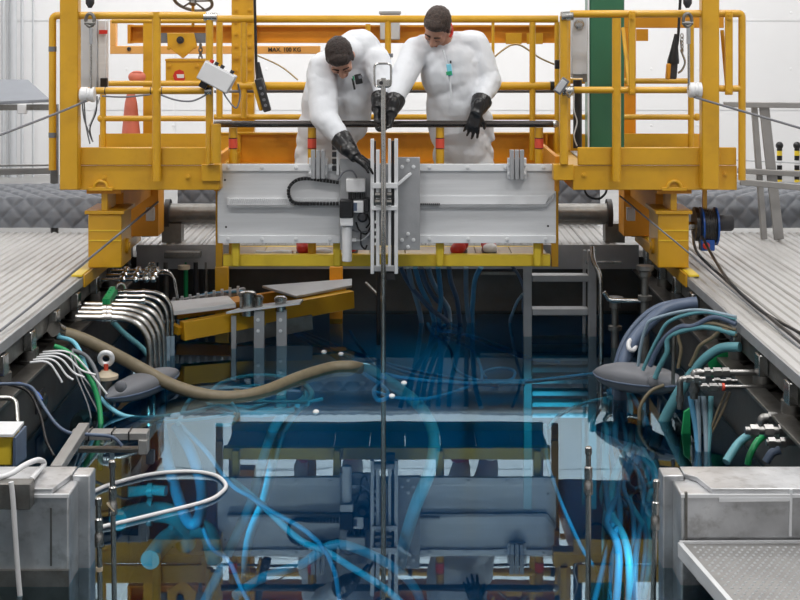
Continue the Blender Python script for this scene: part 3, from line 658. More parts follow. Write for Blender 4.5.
# grey cable duct and loose cables behind the front guard rail
d = 10.9
t = thing('cable_duct', 'tall grey cable duct behind the guard rail next to the column', 'duct', P(90, 92, d))
part('duct', MB().pbox(78, 97, 18, 91, d, 0.1), LGREY, t, bevel=0.006)
part('cover', MB().pbox(97.5, 106, 20, 88, d + 0.02, 0.1), ALU, t, bevel=0.006)
part('clip', MB().pbox(99, 107, 30, 34, d - 0.01, 0.02), RED, t)
part('switch', MB().pbox(100, 107, 78, 87, d - 0.05, 0.05), BLACK, t, bevel=0.006)
for k, pts in enumerate(([(82, 98), (84, 118), (90, 135), (93, 142)], [(97, 96), (96, 112), (90, 128), (92, 140)], [(100, 97), (97, 105), (93, 118), (89, 126)], [(84, 100), (86, 125), (90, 144)])):
    wire('%s cable dangling under the white insulator by the grey duct' % ('long grey', 'black', 'short pale', 'straightest grey')[k], [P(u, v, 10.33) for u, v in pts], 0.005, (GREYP, BLACK, LGREY, GREYP)[k], 'loose_cable', 'cable', 'cables under the insulator')
wire('grey cable sagging below the mid rail of the cone side', [P(102, 96, 10.27), P(125, 97, 10.27), P(150, 94.5, 10.27)], 0.006, GREYP, 'sagging_cable', 'cable')
wire('pair of grey cables looped below the mid rail by the hoist', [P(161, 95, 10.27), P(176, 100, 10.27), P(192, 101, 10.27), P(206, 95, 10.27)], 0.006, GREYP, 'sagging_cable', 'cable')
wire('yellow cable slack between the rear posts behind the stooping worker', [P(256, 55, 11.8), P(280, 66, 11.8), P(298, 80, 11.8)], 0.006, BRASS, 'sagging_cable', 'cable')
wire('brown cable tented from a bracket behind the upright worker', [P(492, 59, 11.8), P(503, 50, 11.8), P(512, 45, 11.8), P(522, 46, 11.8), P(540, 58, 11.8), P(556, 65, 11.8)], 0.007, BRASS, 'sagging_cable', 'cable')

# traffic cone and pale sack behind the left platform, on the far floor
d = 12.0
t = thing('traffic_cone', 'faded orange traffic cone behind the guard rail and hoist', 'cone', P(131, 146, d))
part('cone', MB()._lathe([(0.075, 0), (0.05, 0.26), (0.028, 0.36), (0.03, 0.36)], P(131, 136, d), Vector((0, 0, 1)), 20), CONE, t)
part('base', MB().obox(P(131, 138, d), (0.2, 0.2, 0.03), Matrix.Identity(3)), CONE, t, bevel=0.008)
t = thing('orange_bag', 'faded orange bag hung on the rear rail above the cone', 'bag', P(136, 82, DR + 0.05))
part('bag', MB().ball(P(137, 77, 11.75), (0.07, 0.05, 0.05)), CONE, t)
part('strap', MB().tube([P(133, 78, 11.75), P(133, 72, 11.72), P(141, 72, 11.72), P(141, 78, 11.75)], 0.006, 6), CONE, t)

# green column and grey wall cabinet
d = 11.0
t = thing('green_column', 'tall glossy dark green square column rising behind the guard rail', 'column', (X(607, d), Y(d), PF - 0.115))
part('shaft', MB().box(X(589.5, d), X(624.5, d), Y(d), Y(d) + 0.28, PF - 0.115, 5.2), GREEN, t, bevel=0.012)
part('base_plate', MB().box(X(588.5, d), X(625.5, d), Y(d) - 0.01, Y(d) + 0.29, PF - 0.115, PF - 0.09), GREEN, t)
part('edge_strip', MB().box(X(588, d), X(589.3, d), Y(d) - 0.004, Y(d) + 0.02, PF - 0.09, 5.2), ALUB, t)
d = 10.7
t = thing('equipment_cabinet', 'narrow light grey cabinet with round dial beside the green column', 'cabinet', P(580, 76, d))
part('case', MB().pbox(571.5, 587.5, 16, 75, d, 0.14), LGREY, t, bevel=0.008)
part('dial', MB().lathe([(0.036, 0), (0.036, 0.02), (0.028, 0.022)], P(579, 24, d), (0, -1, 0), 16), STEEL, t)
part('bottom_plate', MB().pbox(573, 587, 75, 78, d - 0.01, 0.14), STEELD, t)
part('conduit', MB().cyl(P(577.5, 80, d + 0.05), P(577.5, 148, d + 0.05), 0.032, 12), BLACK, t)
part('cable', MB().tube(spline([P(574, 92, d - 0.01), P(574, 110, d - 0.01), P(577, 122, d), P(574, 136, d - 0.01), P(577, 146, d)]), 0.005, 6), LGREY, t)
part('gland', MB().pbox(583, 587, 74, 82, d - 0.02, 0.03), STEELD, t)
d = 10.2
t = thing('hand_set', 'small tilted grey hand set clipped to the post by the dark handrail end', 'hand set', P(562, 95, d))
rr = Matrix.Rotation(math.radians(35), 3, 'Y')
part('case', MB().obox(P(561.5, 86, d), (0.055, 0.04, 0.115), rr), GREYP, t, bevel=0.006)
part('front', MB().obox(P(561, 86, d - 0.022), (0.04, 0.006, 0.09), rr), LGREY, t, bevel=0.003)
part('clip', MB().tube([P(565, 91, d), P(569, 97, d + .04), P(573, 91, d + .08)], 0.01, 8), STEEL, t)
part('switch_block', MB().pbox(555, 560, 60, 69, 11.4, 0.05), BLACK, BR, bevel=0.006)

# ------------------------------------------------------------------ aluminium guide panel hung in front of the walkway
d = 10.5; yp = Y(d)
T = thing('guide_panel', 'long brushed aluminium guide panel hanging in front of the walkway', 'panel', (X(386, d), yp, Z(243, d)))
for nm, u0, u1 in (('sheet', 217.5, 340), ('sheet', 419, 556)):
    part(nm, MB().pbox(u0, u1, 164, 243, d, 0.012), ALU, T, bevel=0.002)
part('sheet', MB().pbox(340.3, 418.7, 164, 243, d + 0.001, 0.012), ALU, T)
hb = mesh_of('bolt', MB().lathe([(0.014, 0), (0.014, 0.006), (0.009, 0.008)], (0, 0, 0), (0, -1, 0), 8), Vector())
for v0, v1 in ((164, 171.2), (235.5, 243.3)):
    for u0, u1 in ((218, 340), (419.5, 556)):
        if v0 < 200 and u0 > 400: u1 = 553.5
        s_ = part('edge_strip', MB().pbox(u0, u1, v0, v1, d - 0.022, 0.0215), ALUB, T, bevel=0.003)
        for k in range(4): inst('bolt', hb, ALU, s_, P(u0 + 10 + (u1 - u0 - 20) * k / 3, (v0 + v1) / 2, d - 0.022))
# racks: toothed ledge on one side, plain chamfered ledge on the other
part('rack_ledge', MB().pbox(227, 340, 205, 207.5, d - 0.05, 0.0495), ALUD, T)
part('rack_back', MB().pbox(227, 340, 198, 205, d - 0.012, 0.0115), ALUB, T)
tm = mesh_of('rack_tooth', MB().prism([(-0.008, 0, -0.021), (0.004, 0, -0.021), (0.010, 0, 0.021), (0.002, 0, 0.021)], (0, -0.022, 0)), Vector(), False)
for k in range(52): inst('rack_tooth', tm, ALUB, T, P(229 + 2.1 * k, 201.5, d - 0.012))
part('chamfer_ledge', MB().prism([P(419.5, 204.5, d - 0.03), P(545, 204.5, d - 0.03), P(555, 193, d - 0.03), P(555, 197, d - 0.03), P(546.5, 207.5, d - 0.03), P(419.5, 207.5, d - 0.03)], (0, 0.0295, 0)), ALUD, T)
part('ledge_face', MB().prism([P(419.5, 196, d - 0.012), P(549, 196, d - 0.012), P(545, 204, d - 0.012), P(419.5, 204, d - 0.012)], (0, 0.0115, 0)), ALUB, T)
for k in range(10): part('notch_pin', MB().pbox(420.5 + 2 * k, 421.7 + 2 * k, 203.2, 205.2, d - 0.045, 0.014), BLACK, T)
for u, v in ((225, 180), (226, 227), (548, 226), (341 - 4, 238)): part('hole_plug', MB().lathe([(0.008, 0), (0.006, 0.003)], P(u, v, d), (0, -1, 0), 8), DARK, T)
# two clamp blocks with upright channels on the top edge
for u, v1 in ((318, 178), (517, 179)):
    cb = part('clamp_block', MB().pbox(u - 9.5, u + 9.5, 158, v1, d - 0.05, 0.027), ALUB, T, bevel=0.003)
    for e in (-5, 0, 5):
        part('channel_rib', MB().pbox(u + e - 2.1, u + e + 2.1, 150, v1 + 1, d - 0.085, 0.034), ALUD, cb, bevel=0.003)
    for e in (-7.5, 7.5):
        for v in (165, 174): inst('bolt', hb, ALU, cb, P(u + e, v, d - 0.05))

# ------------------------------------------------------------------ drive carriage in the middle of the panel
dc = 10.44
K = thing('drive_carriage', 'small motor carriage with wiring bolted to the middle of the guide panel', 'machine', P(370, 262, dc))
part('plate', MB().pbox(340, 373, 159, 250, dc, 0.03), ALUD, K, bevel=0.003)
part('terminal_box', MB().pbox(346, 365.5, 179, 192.5, dc - 0.09, 0.0895), WHITEP, K, bevel=0.008)
for k in range(4): part('cable_gland', MB().cyl(P(350 + 4.6 * k, 192.5, dc - 0.05), P(350 + 4.6 * k, 199, dc - 0.05), 0.012, 10), BLACK, K)
part('gearbox', MB().pbox(339.5, 353, 200.5, 218, dc - 0.12, 0.1195), BLACK, K, bevel=0.006)
part('motor_body', MB().pbox(353, 363.5, 201, 213, dc - 0.1, 0.0995), ALU, K, bevel=0.006)
part('motor_cap', MB().pbox(363.5, 369, 199, 212, dc - 0.09, 0.0895), DARK, K, bevel=0.006)
part('motor_label', MB().pbox(353.5, 357, 203, 211, dc - 0.102, 0.002), SLATE, K)
part('knob', MB().lathe([(0.034, 0), (0.036, 0.02), (0.02, 0.04)], P(362.5, 217, dc - 0.06), (0, -1, 0), 14), DARK, K)
part('bracket', MB().pbox(340, 353, 218, 226, dc - 0.11, 0.1095), ALUB, K, bevel=0.004)
part('cylinder', MB().lathe([(0.034, 0), (0.034, 0.24), (0.030, 0.245)], P(347, 226, dc - 0.06), (0, 0, -1), 18), ALUB, K)
for pts, m in (([(356, 222), (359, 230), (366, 234), (371, 226)], BLACK), ([(352, 230), (362, 232), (371, 231)], GREYP), ([(353, 240), (362, 240), (370, 233)], LGREY), ([(361, 232), (361, 244), (365, 249), (367, 245)], DARK), ([(338, 180), (344, 172), (352, 171), (357, 178)], GREYP), ([(367, 214), (370, 222), (366, 228)], BLACK)):
    part('wire', MB().tube(spline([P(u, v, dc - 0.03) for u, v in pts]), 0.006, 6), m, K)
part('hose_clip', MB().pbox(350, 356, 238.5, 241.5, dc - 0.05, 0.03), WHITEP, K)
for v in (145, 152, 159, 166): part('switch', MB().pbox(332, 336.5, v, v + 5, dc + 0.02, 0.03), DARK, K, bevel=0.003)
part('switch_bar', MB().pbox(336.5, 339, 150, 175, dc + 0.02, 0.03), ALUB, K)
q = part('plate', MB().pbox(396.5, 420, 157.5, 250, dc - 0.05, 0.04), ALUD, K, bevel=0.003)
for u, v in ((402, 167), (408, 160.5), (413.5, 167), (402, 240), (408, 234), (413.5, 240), (408, 247)): inst('bolt', hb, ALUB, q, P(u, v, dc - 0.05))
part('lever', MB().bar(P(397, 185, dc - 0.12), P(411, 173, dc - 0.07), 0.016, 0.02), ALUB, K, bevel=0.003)
# black energy chain: a C-shaped loop of links lying on the panel
t = thing('cable_chain', 'black cable chain looped on the aluminium guide panel', 'cable chain', P(300, 205, d))
path = spline([P(339, 182.5, d - 0.05), P(325, 180.5, d - 0.05), P(308, 178.5, d - 0.05), P(297, 180, d - 0.05), P(290, 186, d - 0.05), P(288.6, 193, d - 0.05), P(291, 200, d - 0.05), P(297, 203.2, d - 0.05), P(312, 203.5, d - 0.07), P(339, 203.5, d - 0.07)], 5)
L_ = [0]
for a, b in zip(path, path[1:]): L_.append(L_[-1] + (b - a).length)
nl = int(L_[-1] / 0.022)
for k in range(nl):
    s_ = (k + 0.5) * L_[-1] / nl; i = max(j for j in range(len(L_)) if L_[j] <= s_); i = min(i, len(path) - 2)
    p_ = path[i].lerp(path[i + 1], (s_ - L_[i]) / (L_[i + 1] - L_[i])); tg = (path[i + 1] - path[i]).normalized()
    part('link', MB().bar(p_ - tg * 0.0095, p_ + tg * 0.0095, 0.045, 0.022, (0, 0, 1) if abs(tg.z) < .7 else (1, 0, 0)), BLACK, t)

# ------------------------------------------------------------------ lifting mast and the long pole
dm = 10.26
M_ = thing('lifting_mast', 'upright aluminium guide frame of parallel rails in front of the panel', 'mast', P(384, 274, dm))
for u0, u1, v0, v1 in ((370.5, 374, 139, 274), (394.3, 398, 139, 274), (376, 379.5, 150, 267), (388, 391, 139, 267)):
    part('rail', MB().pbox(u0, u1, v0, v1, dm, 0.05), ALUB, M_, bevel=0.003)
for u0, u1 in ((374.3, 375.8), (391.3, 394.1)): part('dark_strip', MB().pbox(u0, u1, 141, 266, dm + 0.02, 0.03), BLACK, M_)
for v0, v1 in ((183, 188.5), (206, 210.5)):
    cp = part('cross_plate', MB().pbox(372, 397, v0, v1, dm - 0.02, 0.019), ALUB, M_, bevel=0.003)
for v in (195, 202):
    for u0, u1 in ((375, 380), (387, 391.5)): part('roller', MB().cyl(P(u0, v, dm - 0.03), P(u1, v, dm - 0.03), 0.02, 14), STEELD, M_)
part('foot_plate', MB().pbox(374, 394.3, 266, 271.5, dm - 0.01, 0.07), ALUD, M_, bevel=0.003)
part('foot_block', MB().pbox(386, 395, 272, 280, dm + 0.01, 0.05), DARK, M_, bevel=0.004)
part('back_plate', MB().box(X(371, dm), X(397, dm), Y(dm) + 0.051, Y(dc) - 0.052, Z(246, dm), Z(165, dm)), ALUD, M_)
for v in (221, 229, 236, 243): part('wire_clip', MB().pbox(374.5, 376, v, v + 2.4, dm - 0.012, 0.02), WHITEP, M_)
dp = 10.2; up = 383.4
PL = thing('handling_pole', 'long thin steel pole with square loop handle lowered into the water', 'pole', P(up, 600, dp))
part('shaft', MB().cyl((X(up, dp), Y(dp), -1.6), P(up, 78, dp), 0.0165, 14), STEEL, PL)
part('handle', MB().tube(corners([P(383, 87, dp), P(374.5, 86.5, dp), P(374.5, 63.5, dp), P(391, 63.5, dp), P(391, 86.5, dp), P(383, 87, dp)], 0.03), 0.0075, 8), STEEL, PL)
part('head_plate', MB().pbox(377, 390, 79.5, 87, dp - 0.012, 0.024), STEEL, PL, bevel=0.004)
part('head_bolt', MB().lathe([(0.013, 0), (0.013, 0.01)], P(381, 83, dp - 0.012), (0, -1, 0), 8), DARK, PL)

# ------------------------------------------------------------------ the two workers
def fused(name, mb, m, parent, voxel, smooth_it=4, disp=0.0, dscale=0.12, label=None):
    """one continuous surface grown from overlapping volumes"""
    org = ORI[parent.name]; me = bpy.data.meshes.new(name); me.from_pydata([tuple(p - org) for p in mb.v], [], mb.f)
    bm = bmesh.new(); bm.from_mesh(me); bmesh.ops.recalc_face_normals(bm, faces=bm.faces); bm.to_mesh(me); bm.free()
    o = bpy.data.objects.new(name, me); C.objects.link(o)
    r = o.modifiers.new('r', 'REMESH'); r.mode = 'VOXEL'; r.voxel_size = voxel
    if smooth_it: s_ = o.modifiers.new('s', 'SMOOTH'); s_.factor = 0.5; s_.iterations = smooth_it
    if disp:
        tx = bpy.data.textures.new('folds', 'CLOUDS'); tx.noise_scale = dscale; tx.noise_depth = 2
        if name == 'coverall': tx = bpy.data.textures.new('folds', 'MARBLE'); tx.noise_scale = 0.22; tx.noise_depth = 2; tx.turbulence = 9; tx.marble_type = 'SHARP'; tx.noise_basis_2 = 'SIN'
        dd = o.modifiers.new('d', 'DISPLACE'); dd.texture = tx; dd.strength = disp; dd.mid_level = 0.5; dd.texture_coords = 'LOCAL'
        s2 = o.modifiers.new('s2', 'SMOOTH'); s2.factor = 0.5; s2.iterations = 1
    dgx = bpy.context.evaluated_depsgraph_get(); me2 = bpy.data.meshes.new_from_object(o.evaluated_get(dgx))
    o.modifiers.clear(); o.data = me2; me2.name = name; me2.materials.clear(); me2.materials.append(m); me2.shade_smooth()
    o.parent = parent; ORI[o.name] = org.copy()
    if label: o['label'] = label
    return o
def frame(fwd, up):
    f = Vector(fwd).normalized(); u = Vector(up); u = (u - f * u.dot(f)).normalized(); r = f.cross(u)
    return Matrix((r, f, u)).transposed()             # columns: right, forward, up
def head_parts(t, c, fwd, up, neck, hairm, k=1.0):
    m = frame(fwd, up); g = lambda x, y, z: c + m @ (Vector((x, y, z)) * k)
    e = lambda mb, p, r: mb.ball(g(*p), Vector(r) * k, m, 20, 14)
    b = MB(); e(b, (0, -0.012, 0.045), (0.077, 0.097, 0.088)); e(b, (0, 0.028, -0.03), (0.062, 0.066, 0.085)); e(b, (0, 0.068, -0.095), (0.03, 0.03, 0.026))
    e(b, (-0.038, 0.06, -0.02), (0.026, 0.028, 0.03)); e(b, (0.038, 0.06, -0.02), (0.026, 0.028, 0.03))
    b.cap(g(0, 0.09, 0.012), 0.010 * k, g(0, 0.112, -0.026), 0.0145 * k); e(b, (-0.013, 0.1, -0.03), (0.011, 0.012, 0.009)); e(b, (0.013, 0.1, -0.03), (0.011, 0.012, 0.009))
    b.cap(g(-0.045, 0.072, 0.03), 0.013 * k, g(0.045, 0.072, 0.03), 0.013 * k); b.cap(g(-0.018, 0.089, -0.062), 0.009 * k, g(0.018, 0.089, -0.062), 0.009 * k)
    e(b, (-0.081, -0.01, 0.0), (0.010, 0.021, 0.032)); e(b, (0.081, -0.01, 0.0), (0.010, 0.021, 0.032))
    b.cap(g(0, -0.03, -0.05), 0.056 * k, neck, 0.064)
    return b, g, m, e
def face_details(t, g, e, k, hairm):
    for s in (-1, 1):
        ey = part('eyelid', e(MB(), (s * 0.032, 0.080, 0.008), (0.016, 0.011, 0.011)), SKIN, t)
        part('eyelash', MB().cap(g(s * 0.020, 0.0905, 0.001), 0.0024 * k, g(s * 0.044, 0.086, 0.001), 0.002 * k, 8, 3), HAIR, ey)
        part('eyebrow', MB().cap(g(s * 0.016, 0.089, 0.034), 0.005 * k, g(s * 0.048, 0.078, 0.036), 0.004 * k, 8, 3), hairm, t)
    part('lips', MB().cap(g(-0.02, 0.094, -0.062), 0.005 * k, g(0.02, 0.094, -0.062), 0.005 * k, 8, 3), LIPS, t)
def hand(mb, wrist, fdir, palm, side, curl=(0.5, 0.6, 0.4), spread=0.1, k=1.0, thumb=(0.6, 0.75, 0.35)):
    f = Vector(fdir).normalized(); n = Vector(palm); n = (n - f * n.dot(f)).normalized(); s = f.cross(n) * side   # s points to the thumb side
    w_ = Vector(wrist); R = lambda x: x * k
    for a in (-0.022, 0.0, 0.022):
        mb.cap(w_ + f * R(0.005) + s * R(a * 0.8), R(0.021), w_ + f * R(0.085) + s * R(a * 1.25), R(0.0175))
    mb.cap(w_ - f * R(0.06), R(0.036), w_ + f * R(0.01), R(0.030))
    for i, (off, ln) in enumerate(((0.034, 0.074), (0.0115, 0.082), (-0.0115, 0.076), (-0.033, 0.06))):
        p = w_ + f * R(0.088 - 0.006 * abs(i - 1)) + s * R(off); ang = 0; sp = (1.5 - i) * spread
        for q, (fr_, c_) in enumerate(zip((0.46, 0.31, 0.25), curl)):
            ang += c_; dr = (f * math.cos(ang) + n * math.sin(ang) + s * sp * math.cos(ang)).normalized()
            p2 = p + dr * R(ln * fr_); mb.cap(p, R(0.0118 - 0.0012 * q), p2, R(0.0108 - 0.0012 * q), 10, 3); p = p2
    p = w_ + f * R(0.022) + s * R(0.03); d1 = (f * thumb[0] + s * thumb[1] + n * thumb[2]).normalized(); p2 = p + d1 * R(0.045)
    mb.cap(p, R(0.0165), p2, R(0.0135), 10, 3); d2 = (d1 + f * 0.5 + n * 0.35 - s * 0.25).normalized(); p3 = p2 + d2 * R(0.034); mb.cap(p2, R(0.0132), p3, R(0.011), 10, 3)
    return mb
def glove(t, elbow, wrist, fdir, palm, side, label=None, cuff=0.16, k=1.15, **kw):
    mb = MB(); hand(mb, wrist, fdir, palm, side, k=k, **kw)
    a = (Vector(elbow) - Vector(wrist)).normalized(); w_ = Vector(wrist)
    mb.tube([w_ - a * 0.03, w_ + a * 0.02, w_ + a * 0.07, w_ + a * cuff], 1, 18, radii=[0.036 * k, 0.042 * k, 0.056 * k, 0.067 * k])
    return fused('glove', mb, GLOVE, t, 0.0055, 3, 0.006, 0.03, label=label)
def shoe(t, p, yaw, m, toe):
    R_ = Matrix.Rotation(yaw, 3, 'Z'); p = Vector(p)
    mb = MB(); mb.ball(p + R_ @ Vector((0, 0.02, 0.06)), (0.05, 0.085, 0.06), R_); mb.ball(p + R_ @ Vector((0, -0.1, 0.045)), (0.054, 0.10, 0.045), R_)
    mb.cap(p + R_ @ Vector((0, 0.04, 0.06)), 0.048, p + R_ @ Vector((0, 0.05, 0.16)), 0.05)
    o = fused('shoe', mb, m, t, 0.009, 3)
    part('toe_cap', MB().ball(p + R_ @ Vector((0, -0.13, 0.042)), (0.052, 0.075, 0.042), R_), toe, o)
    part('sole', MB().prism([p + R_ @ Vector((0.056 * math.cos(a) * (1 if math.sin(a) < 0 else 0.85), -0.05 + 0.16 * math.sin(a), 0.001)) for a in [2 * math.pi * k / 20 for k in range(20)]], (0, 0, 0.016)), BLACK, o)
    return o

# --- worker standing upright beside the mast
d = 10.86
W = thing('person', 'upright worker in white coverall with green badge, one gloved hand on the handrail', 'person', P(462, 250, d))
W.location.z = WZ; ORI[W.name].z = WZ
chest, belly, pelv = P(452, 72, 10.84), P(459, 108, 10.9), P(464, 145, 10.95)
shA, shB = P(416, 50, 10.82), P(474, 44, 10.88)
elA, wrA = P(398, 88, 10.56), P(391.5, 112, 10.36)
elB, wrB = P(490, 82, 10.82), P(476.5, 113, 10.57)
neck = P(446, 42, 10.80); hc = P(437.5, 28, 10.72)
hb_, g, hm, e = head_parts(W, hc, (-0.34, -0.42, -0.84), (-0.12, -0.85, 0.5), neck, HAIR2, 1.16)
body = MB(); body.v += hb_.v; body.f += hb_.f
body.cap(neck, 0.065, P(450, 60, 10.85), 0.09); body.ball(chest, (0.16, 0.10, 0.18)); body.cap(chest, 0.12, pelv, 0.125)
for sh_, el_, wr_ in ((shA, elA, wrA), (shB, elB, wrB)): body.cap(chest + (sh_ - chest) * 0.6, 0.06, sh_, 0.055); body.cap(sh_, 0.05, el_, 0.04); body.cap(el_, 0.04, wr_, 0.026)
hipA, hipB = P(450, 155, 10.97), P(478, 155, 10.97); ftA, ftB = Vector((X(461, d), Y(10.84), WZ)), Vector((X(488, d), Y(10.9), WZ))
for hp, ft in ((hipA, ftA), (hipB, ftB)): kn = hp.lerp(ft, 0.48) + Vector((0, -0.03, 0)); body.cap(pelv, 0.1, hp, 0.085); body.cap(hp, 0.08, kn, 0.05); body.cap(kn, 0.05, ft + Vector((0, 0.03, 0.1)), 0.035)
fused('body', body, SKIN, W, 0.0075, 2)
face_details(W, g, e, 1.16, HAIR2)
hr = MB(); e(hr, (0, -0.022, 0.058), (0.084, 0.098, 0.088)); e(hr, (0, 0.03, 0.098), (0.060, 0.048, 0.04)); e(hr, (0, -0.07, -0.01), (0.068, 0.045, 0.06)); e(hr, (-0.073, -0.005, 0.025), (0.012, 0.03, 0.045)); e(hr, (0.073, -0.005, 0.025), (0.012, 0.03, 0.045))
fused('hair', hr, HAIR2, W, 0.006, 2, 0.008, 0.02)
s_ = MB(); s_.ball(chest + Vector((0.0, 0.0, 0.0)), (0.225, 0.155, 0.25)); s_.ball(P(445, 60, 10.84), (0.20, 0.13, 0.13)); s_.ball(P(457, 104, 10.89), (0.225, 0.155, 0.46)); s_.ball(belly, (0.205, 0.155, 0.23)); s_.ball(pelv, (0.205, 0.165, 0.2)); s_.ball(P(459, 95, 10.82), (0.19, 0.12, 0.25))
s_.cap(P(426, 46, 10.82), 0.095, P(474, 43, 10.88), 0.10); s_.cap(P(447, 44, 10.82), 0.085, P(449, 52, 10.83), 0.10)
s_.cap(shA, 0.098, elA, 0.082); s_.cap(elA, 0.082, wrA.lerp(elA, 0.4), 0.056); s_.cap(shB, 0.105, elB, 0.09); s_.cap(elB, 0.09, wrB.lerp(elB, 0.45), 0.062)
for hp, ft in ((hipA, ftA), (hipB, ftB)):
    kn = hp.lerp(ft, 0.48) + Vector((0, -0.03, 0)); s_.cap(pelv, 0.14, hp, 0.125); s_.cap(hp, 0.118, kn, 0.095); s_.cap(kn, 0.095, ft + Vector((0, 0.03, 0.16)), 0.075)
s_.cap(P(450, 130, 10.86), 0.09, P(455, 151, 10.85), 0.05); s_.cap(P(484, 120, 10.9), 0.07, P(492, 138, 10.9), 0.03)   # skirt of the jacket
cv = fused('coverall', s_, SUIT, W, 0.011, 6, 0.015, 0.11)
part('placket', MB().tube(spline([P(443, 50, 10.66), P(449, 75, 10.655), P(452, 105, 10.67)]), 0.007, 6), SUIT, cv)
pass
bd = part('badge', MB().obox(P(449.5, 70, 10.64), (0.035, 0.012, 0.085), Matrix.Rotation(-0.15, 3, 'Y')), LBLUE, W, bevel=0.004, label='small badge clipped to the chest')
part('badge_band', MB().obox(P(449, 73.2, 10.633), (0.04, 0.012, 0.026), Matrix.Rotation(-0.15, 3, 'Y')), GLED, bd, label='green band')
part('badge_clip', MB().obox(P(450.6, 62, 10.645), (0.012, 0.012, 0.02), Matrix.Identity(3)), DARK, bd)
part('lanyard', MB().tube(spline([P(449, 20, 10.72), P(451.5, 27, 10.70), P(452, 33, 10.69), P(450, 37, 10.68)]), 0.010, 8), RED, W, label='red lanyard end')
glove(W, elA, wrA, (-0.25, -0.22, -1), (-0.75, -0.35, 0.1), 1, 'black glove gripping the pole', curl=(0.5, 0.75, 0.6), thumb=(0.75, 0.3, 0.8), cuff=0.13)
glove(W, elB, wrB, (-0.28, -0.12, -1), (-0.1, 0.95, -0.25), 1, 'black glove resting on the handrail', curl=(0.22, 0.45, 0.35), cuff=0.14, spread=0.14)
shoe(W, ftA, math.radians(-14), RED, RED); shoe(W, ftB, math.radians(4), RED, WHITEP)

# --- worker stooping over the mast
W = thing('person', 'stooping dark-haired worker in white coverall reaching a gloved hand down to the mast', 'person', P(325, 250, d))
W.location.z = WZ; ORI[W.name].z = WZ
pelv = P(326, 140, 10.98); belly = P(332, 108, 10.92); chest = P(345, 75, 10.78); hump = P(358, 50, 10.84)
shA, shB = P(322, 70, 10.72), P(376, 62, 10.74)
elA, wrA = P(324, 118, 10.52), P(354, 155, 10.28)
elB, wrB = P(384, 90, 10.60), P(378, 108, 10.42)
neck = P(347, 52, 10.70); hc = P(340.5, 58, 10.58)
hb_, g, hm, e = head_parts(W, hc, (0.10, -0.34, -0.94), (-0.12, -0.92, 0.36), neck, HAIR, 1.16)
body = MB(); body.v += hb_.v; body.f += hb_.f
body.cap(neck, 0.06, hump + Vector((0, 0.03, -0.02)), 0.08); chest = chest + Vector((0, 0.12, 0)); body.cap(hump + Vector((0, 0.04, -0.03)), 0.09, chest, 0.11); body.cap(chest, 0.11, pelv, 0.11)
for sh_, el_, wr_ in ((shA, elA, wrA), (shB, elB, wrB)): body.cap(chest + (sh_ - chest) * 0.6, 0.06, sh_, 0.055); body.cap(sh_, 0.05, el_, 0.04); body.cap(el_, 0.04, wr_, 0.026)
hipA, hipB = P(312, 155, 10.98), P(342, 155, 10.98); ftA, ftB = Vector((X(303, d), Y(10.86), WZ)), Vector((X(352, d), Y(10.92), WZ))
for hp, ft in ((hipA, ftA), (hipB, ftB)): kn = hp.lerp(ft, 0.48) + Vector((0, -0.05, 0)); body.cap(pelv, 0.1, hp, 0.085); body.cap(hp, 0.08, kn, 0.05); body.cap(kn, 0.05, ft + Vector((0, 0.03, 0.1)), 0.035)
fused('body', body, SKIN, W, 0.0075, 2)
face_details(W, g, e, 1.16, HAIR)
hr = MB(); e(hr, (0, -0.020, 0.060), (0.085, 0.100, 0.090)); e(hr, (0, 0.035, 0.100), (0.064, 0.05, 0.042)); e(hr, (0, -0.07, -0.01), (0.068, 0.045, 0.06)); e(hr, (-0.073, 0.0, 0.025), (0.013, 0.032, 0.05)); e(hr, (0.073, 0.0, 0.025), (0.013, 0.032, 0.05))
fused('hair', hr, HAIR, W, 0.006, 2, 0.008, 0.02)
s_ = MB(); s_.ball(P(336, 105, 10.92), (0.25, 0.16, 0.36)); s_.ball(hump, (0.17, 0.17, 0.15)); s_.ball(P(345, 72, 10.86), (0.25, 0.17, 0.21)); s_.ball(P(338, 100, 10.90), (0.255, 0.165, 0.22)); s_.ball(P(328, 128, 10.95), (0.22, 0.165, 0.2)); s_.ball(pelv, (0.215, 0.165, 0.17))
s_.cap(P(326, 66, 10.78), 0.115, P(374, 58, 10.80), 0.105); s_.cap(neck, 0.10, hump, 0.12)
s_.cap(shA, 0.112, elA, 0.096); s_.cap(elA, 0.096, wrA.lerp(elA, 0.38), 0.062); s_.cap(shB, 0.105, elB, 0.075); s_.cap(elB, 0.075, wrB.lerp(elB, 0.4), 0.052)
s_.cap(P(352, 100, 10.84), 0.13, P(356, 128, 10.9), 0.09); s_.cap(P(362, 90, 10.82), 0.1, P(364, 120, 10.86), 0.05)
for hp, ft in ((hipA, ftA), (hipB, ftB)):
    kn = hp.lerp(ft, 0.48) + Vector((0, -0.05, 0)); s_.cap(pelv, 0.14, hp, 0.125); s_.cap(hp, 0.12, kn, 0.095); s_.cap(kn, 0.095, ft + Vector((0, 0.03, 0.16)), 0.075)
cv = fused('coverall', s_, SUIT, W, 0.011, 6, 0.015, 0.11)
pass
rr = Matrix.Rotation(math.radians(-12), 3, 'Y')
dv = part('dosimeter', MB().obox(P(358.5, 79, 10.52), (0.05, 0.03, 0.07), rr), BLACK, W, bevel=0.006, label='black dosimeter clipped to the chest')
part('display', MB().obox(P(360.5, 77, 10.503), (0.028, 0.004, 0.022), rr), GREYP, dv)
part('status_window', MB().obox(P(353.5, 78, 10.505), (0.010, 0.006, 0.03), rr), GLED, dv, label='green window')
part('clip', MB().obox(P(353.6, 84, 10.52), (0.014, 0.02, 0.08), rr), BLACK, dv)
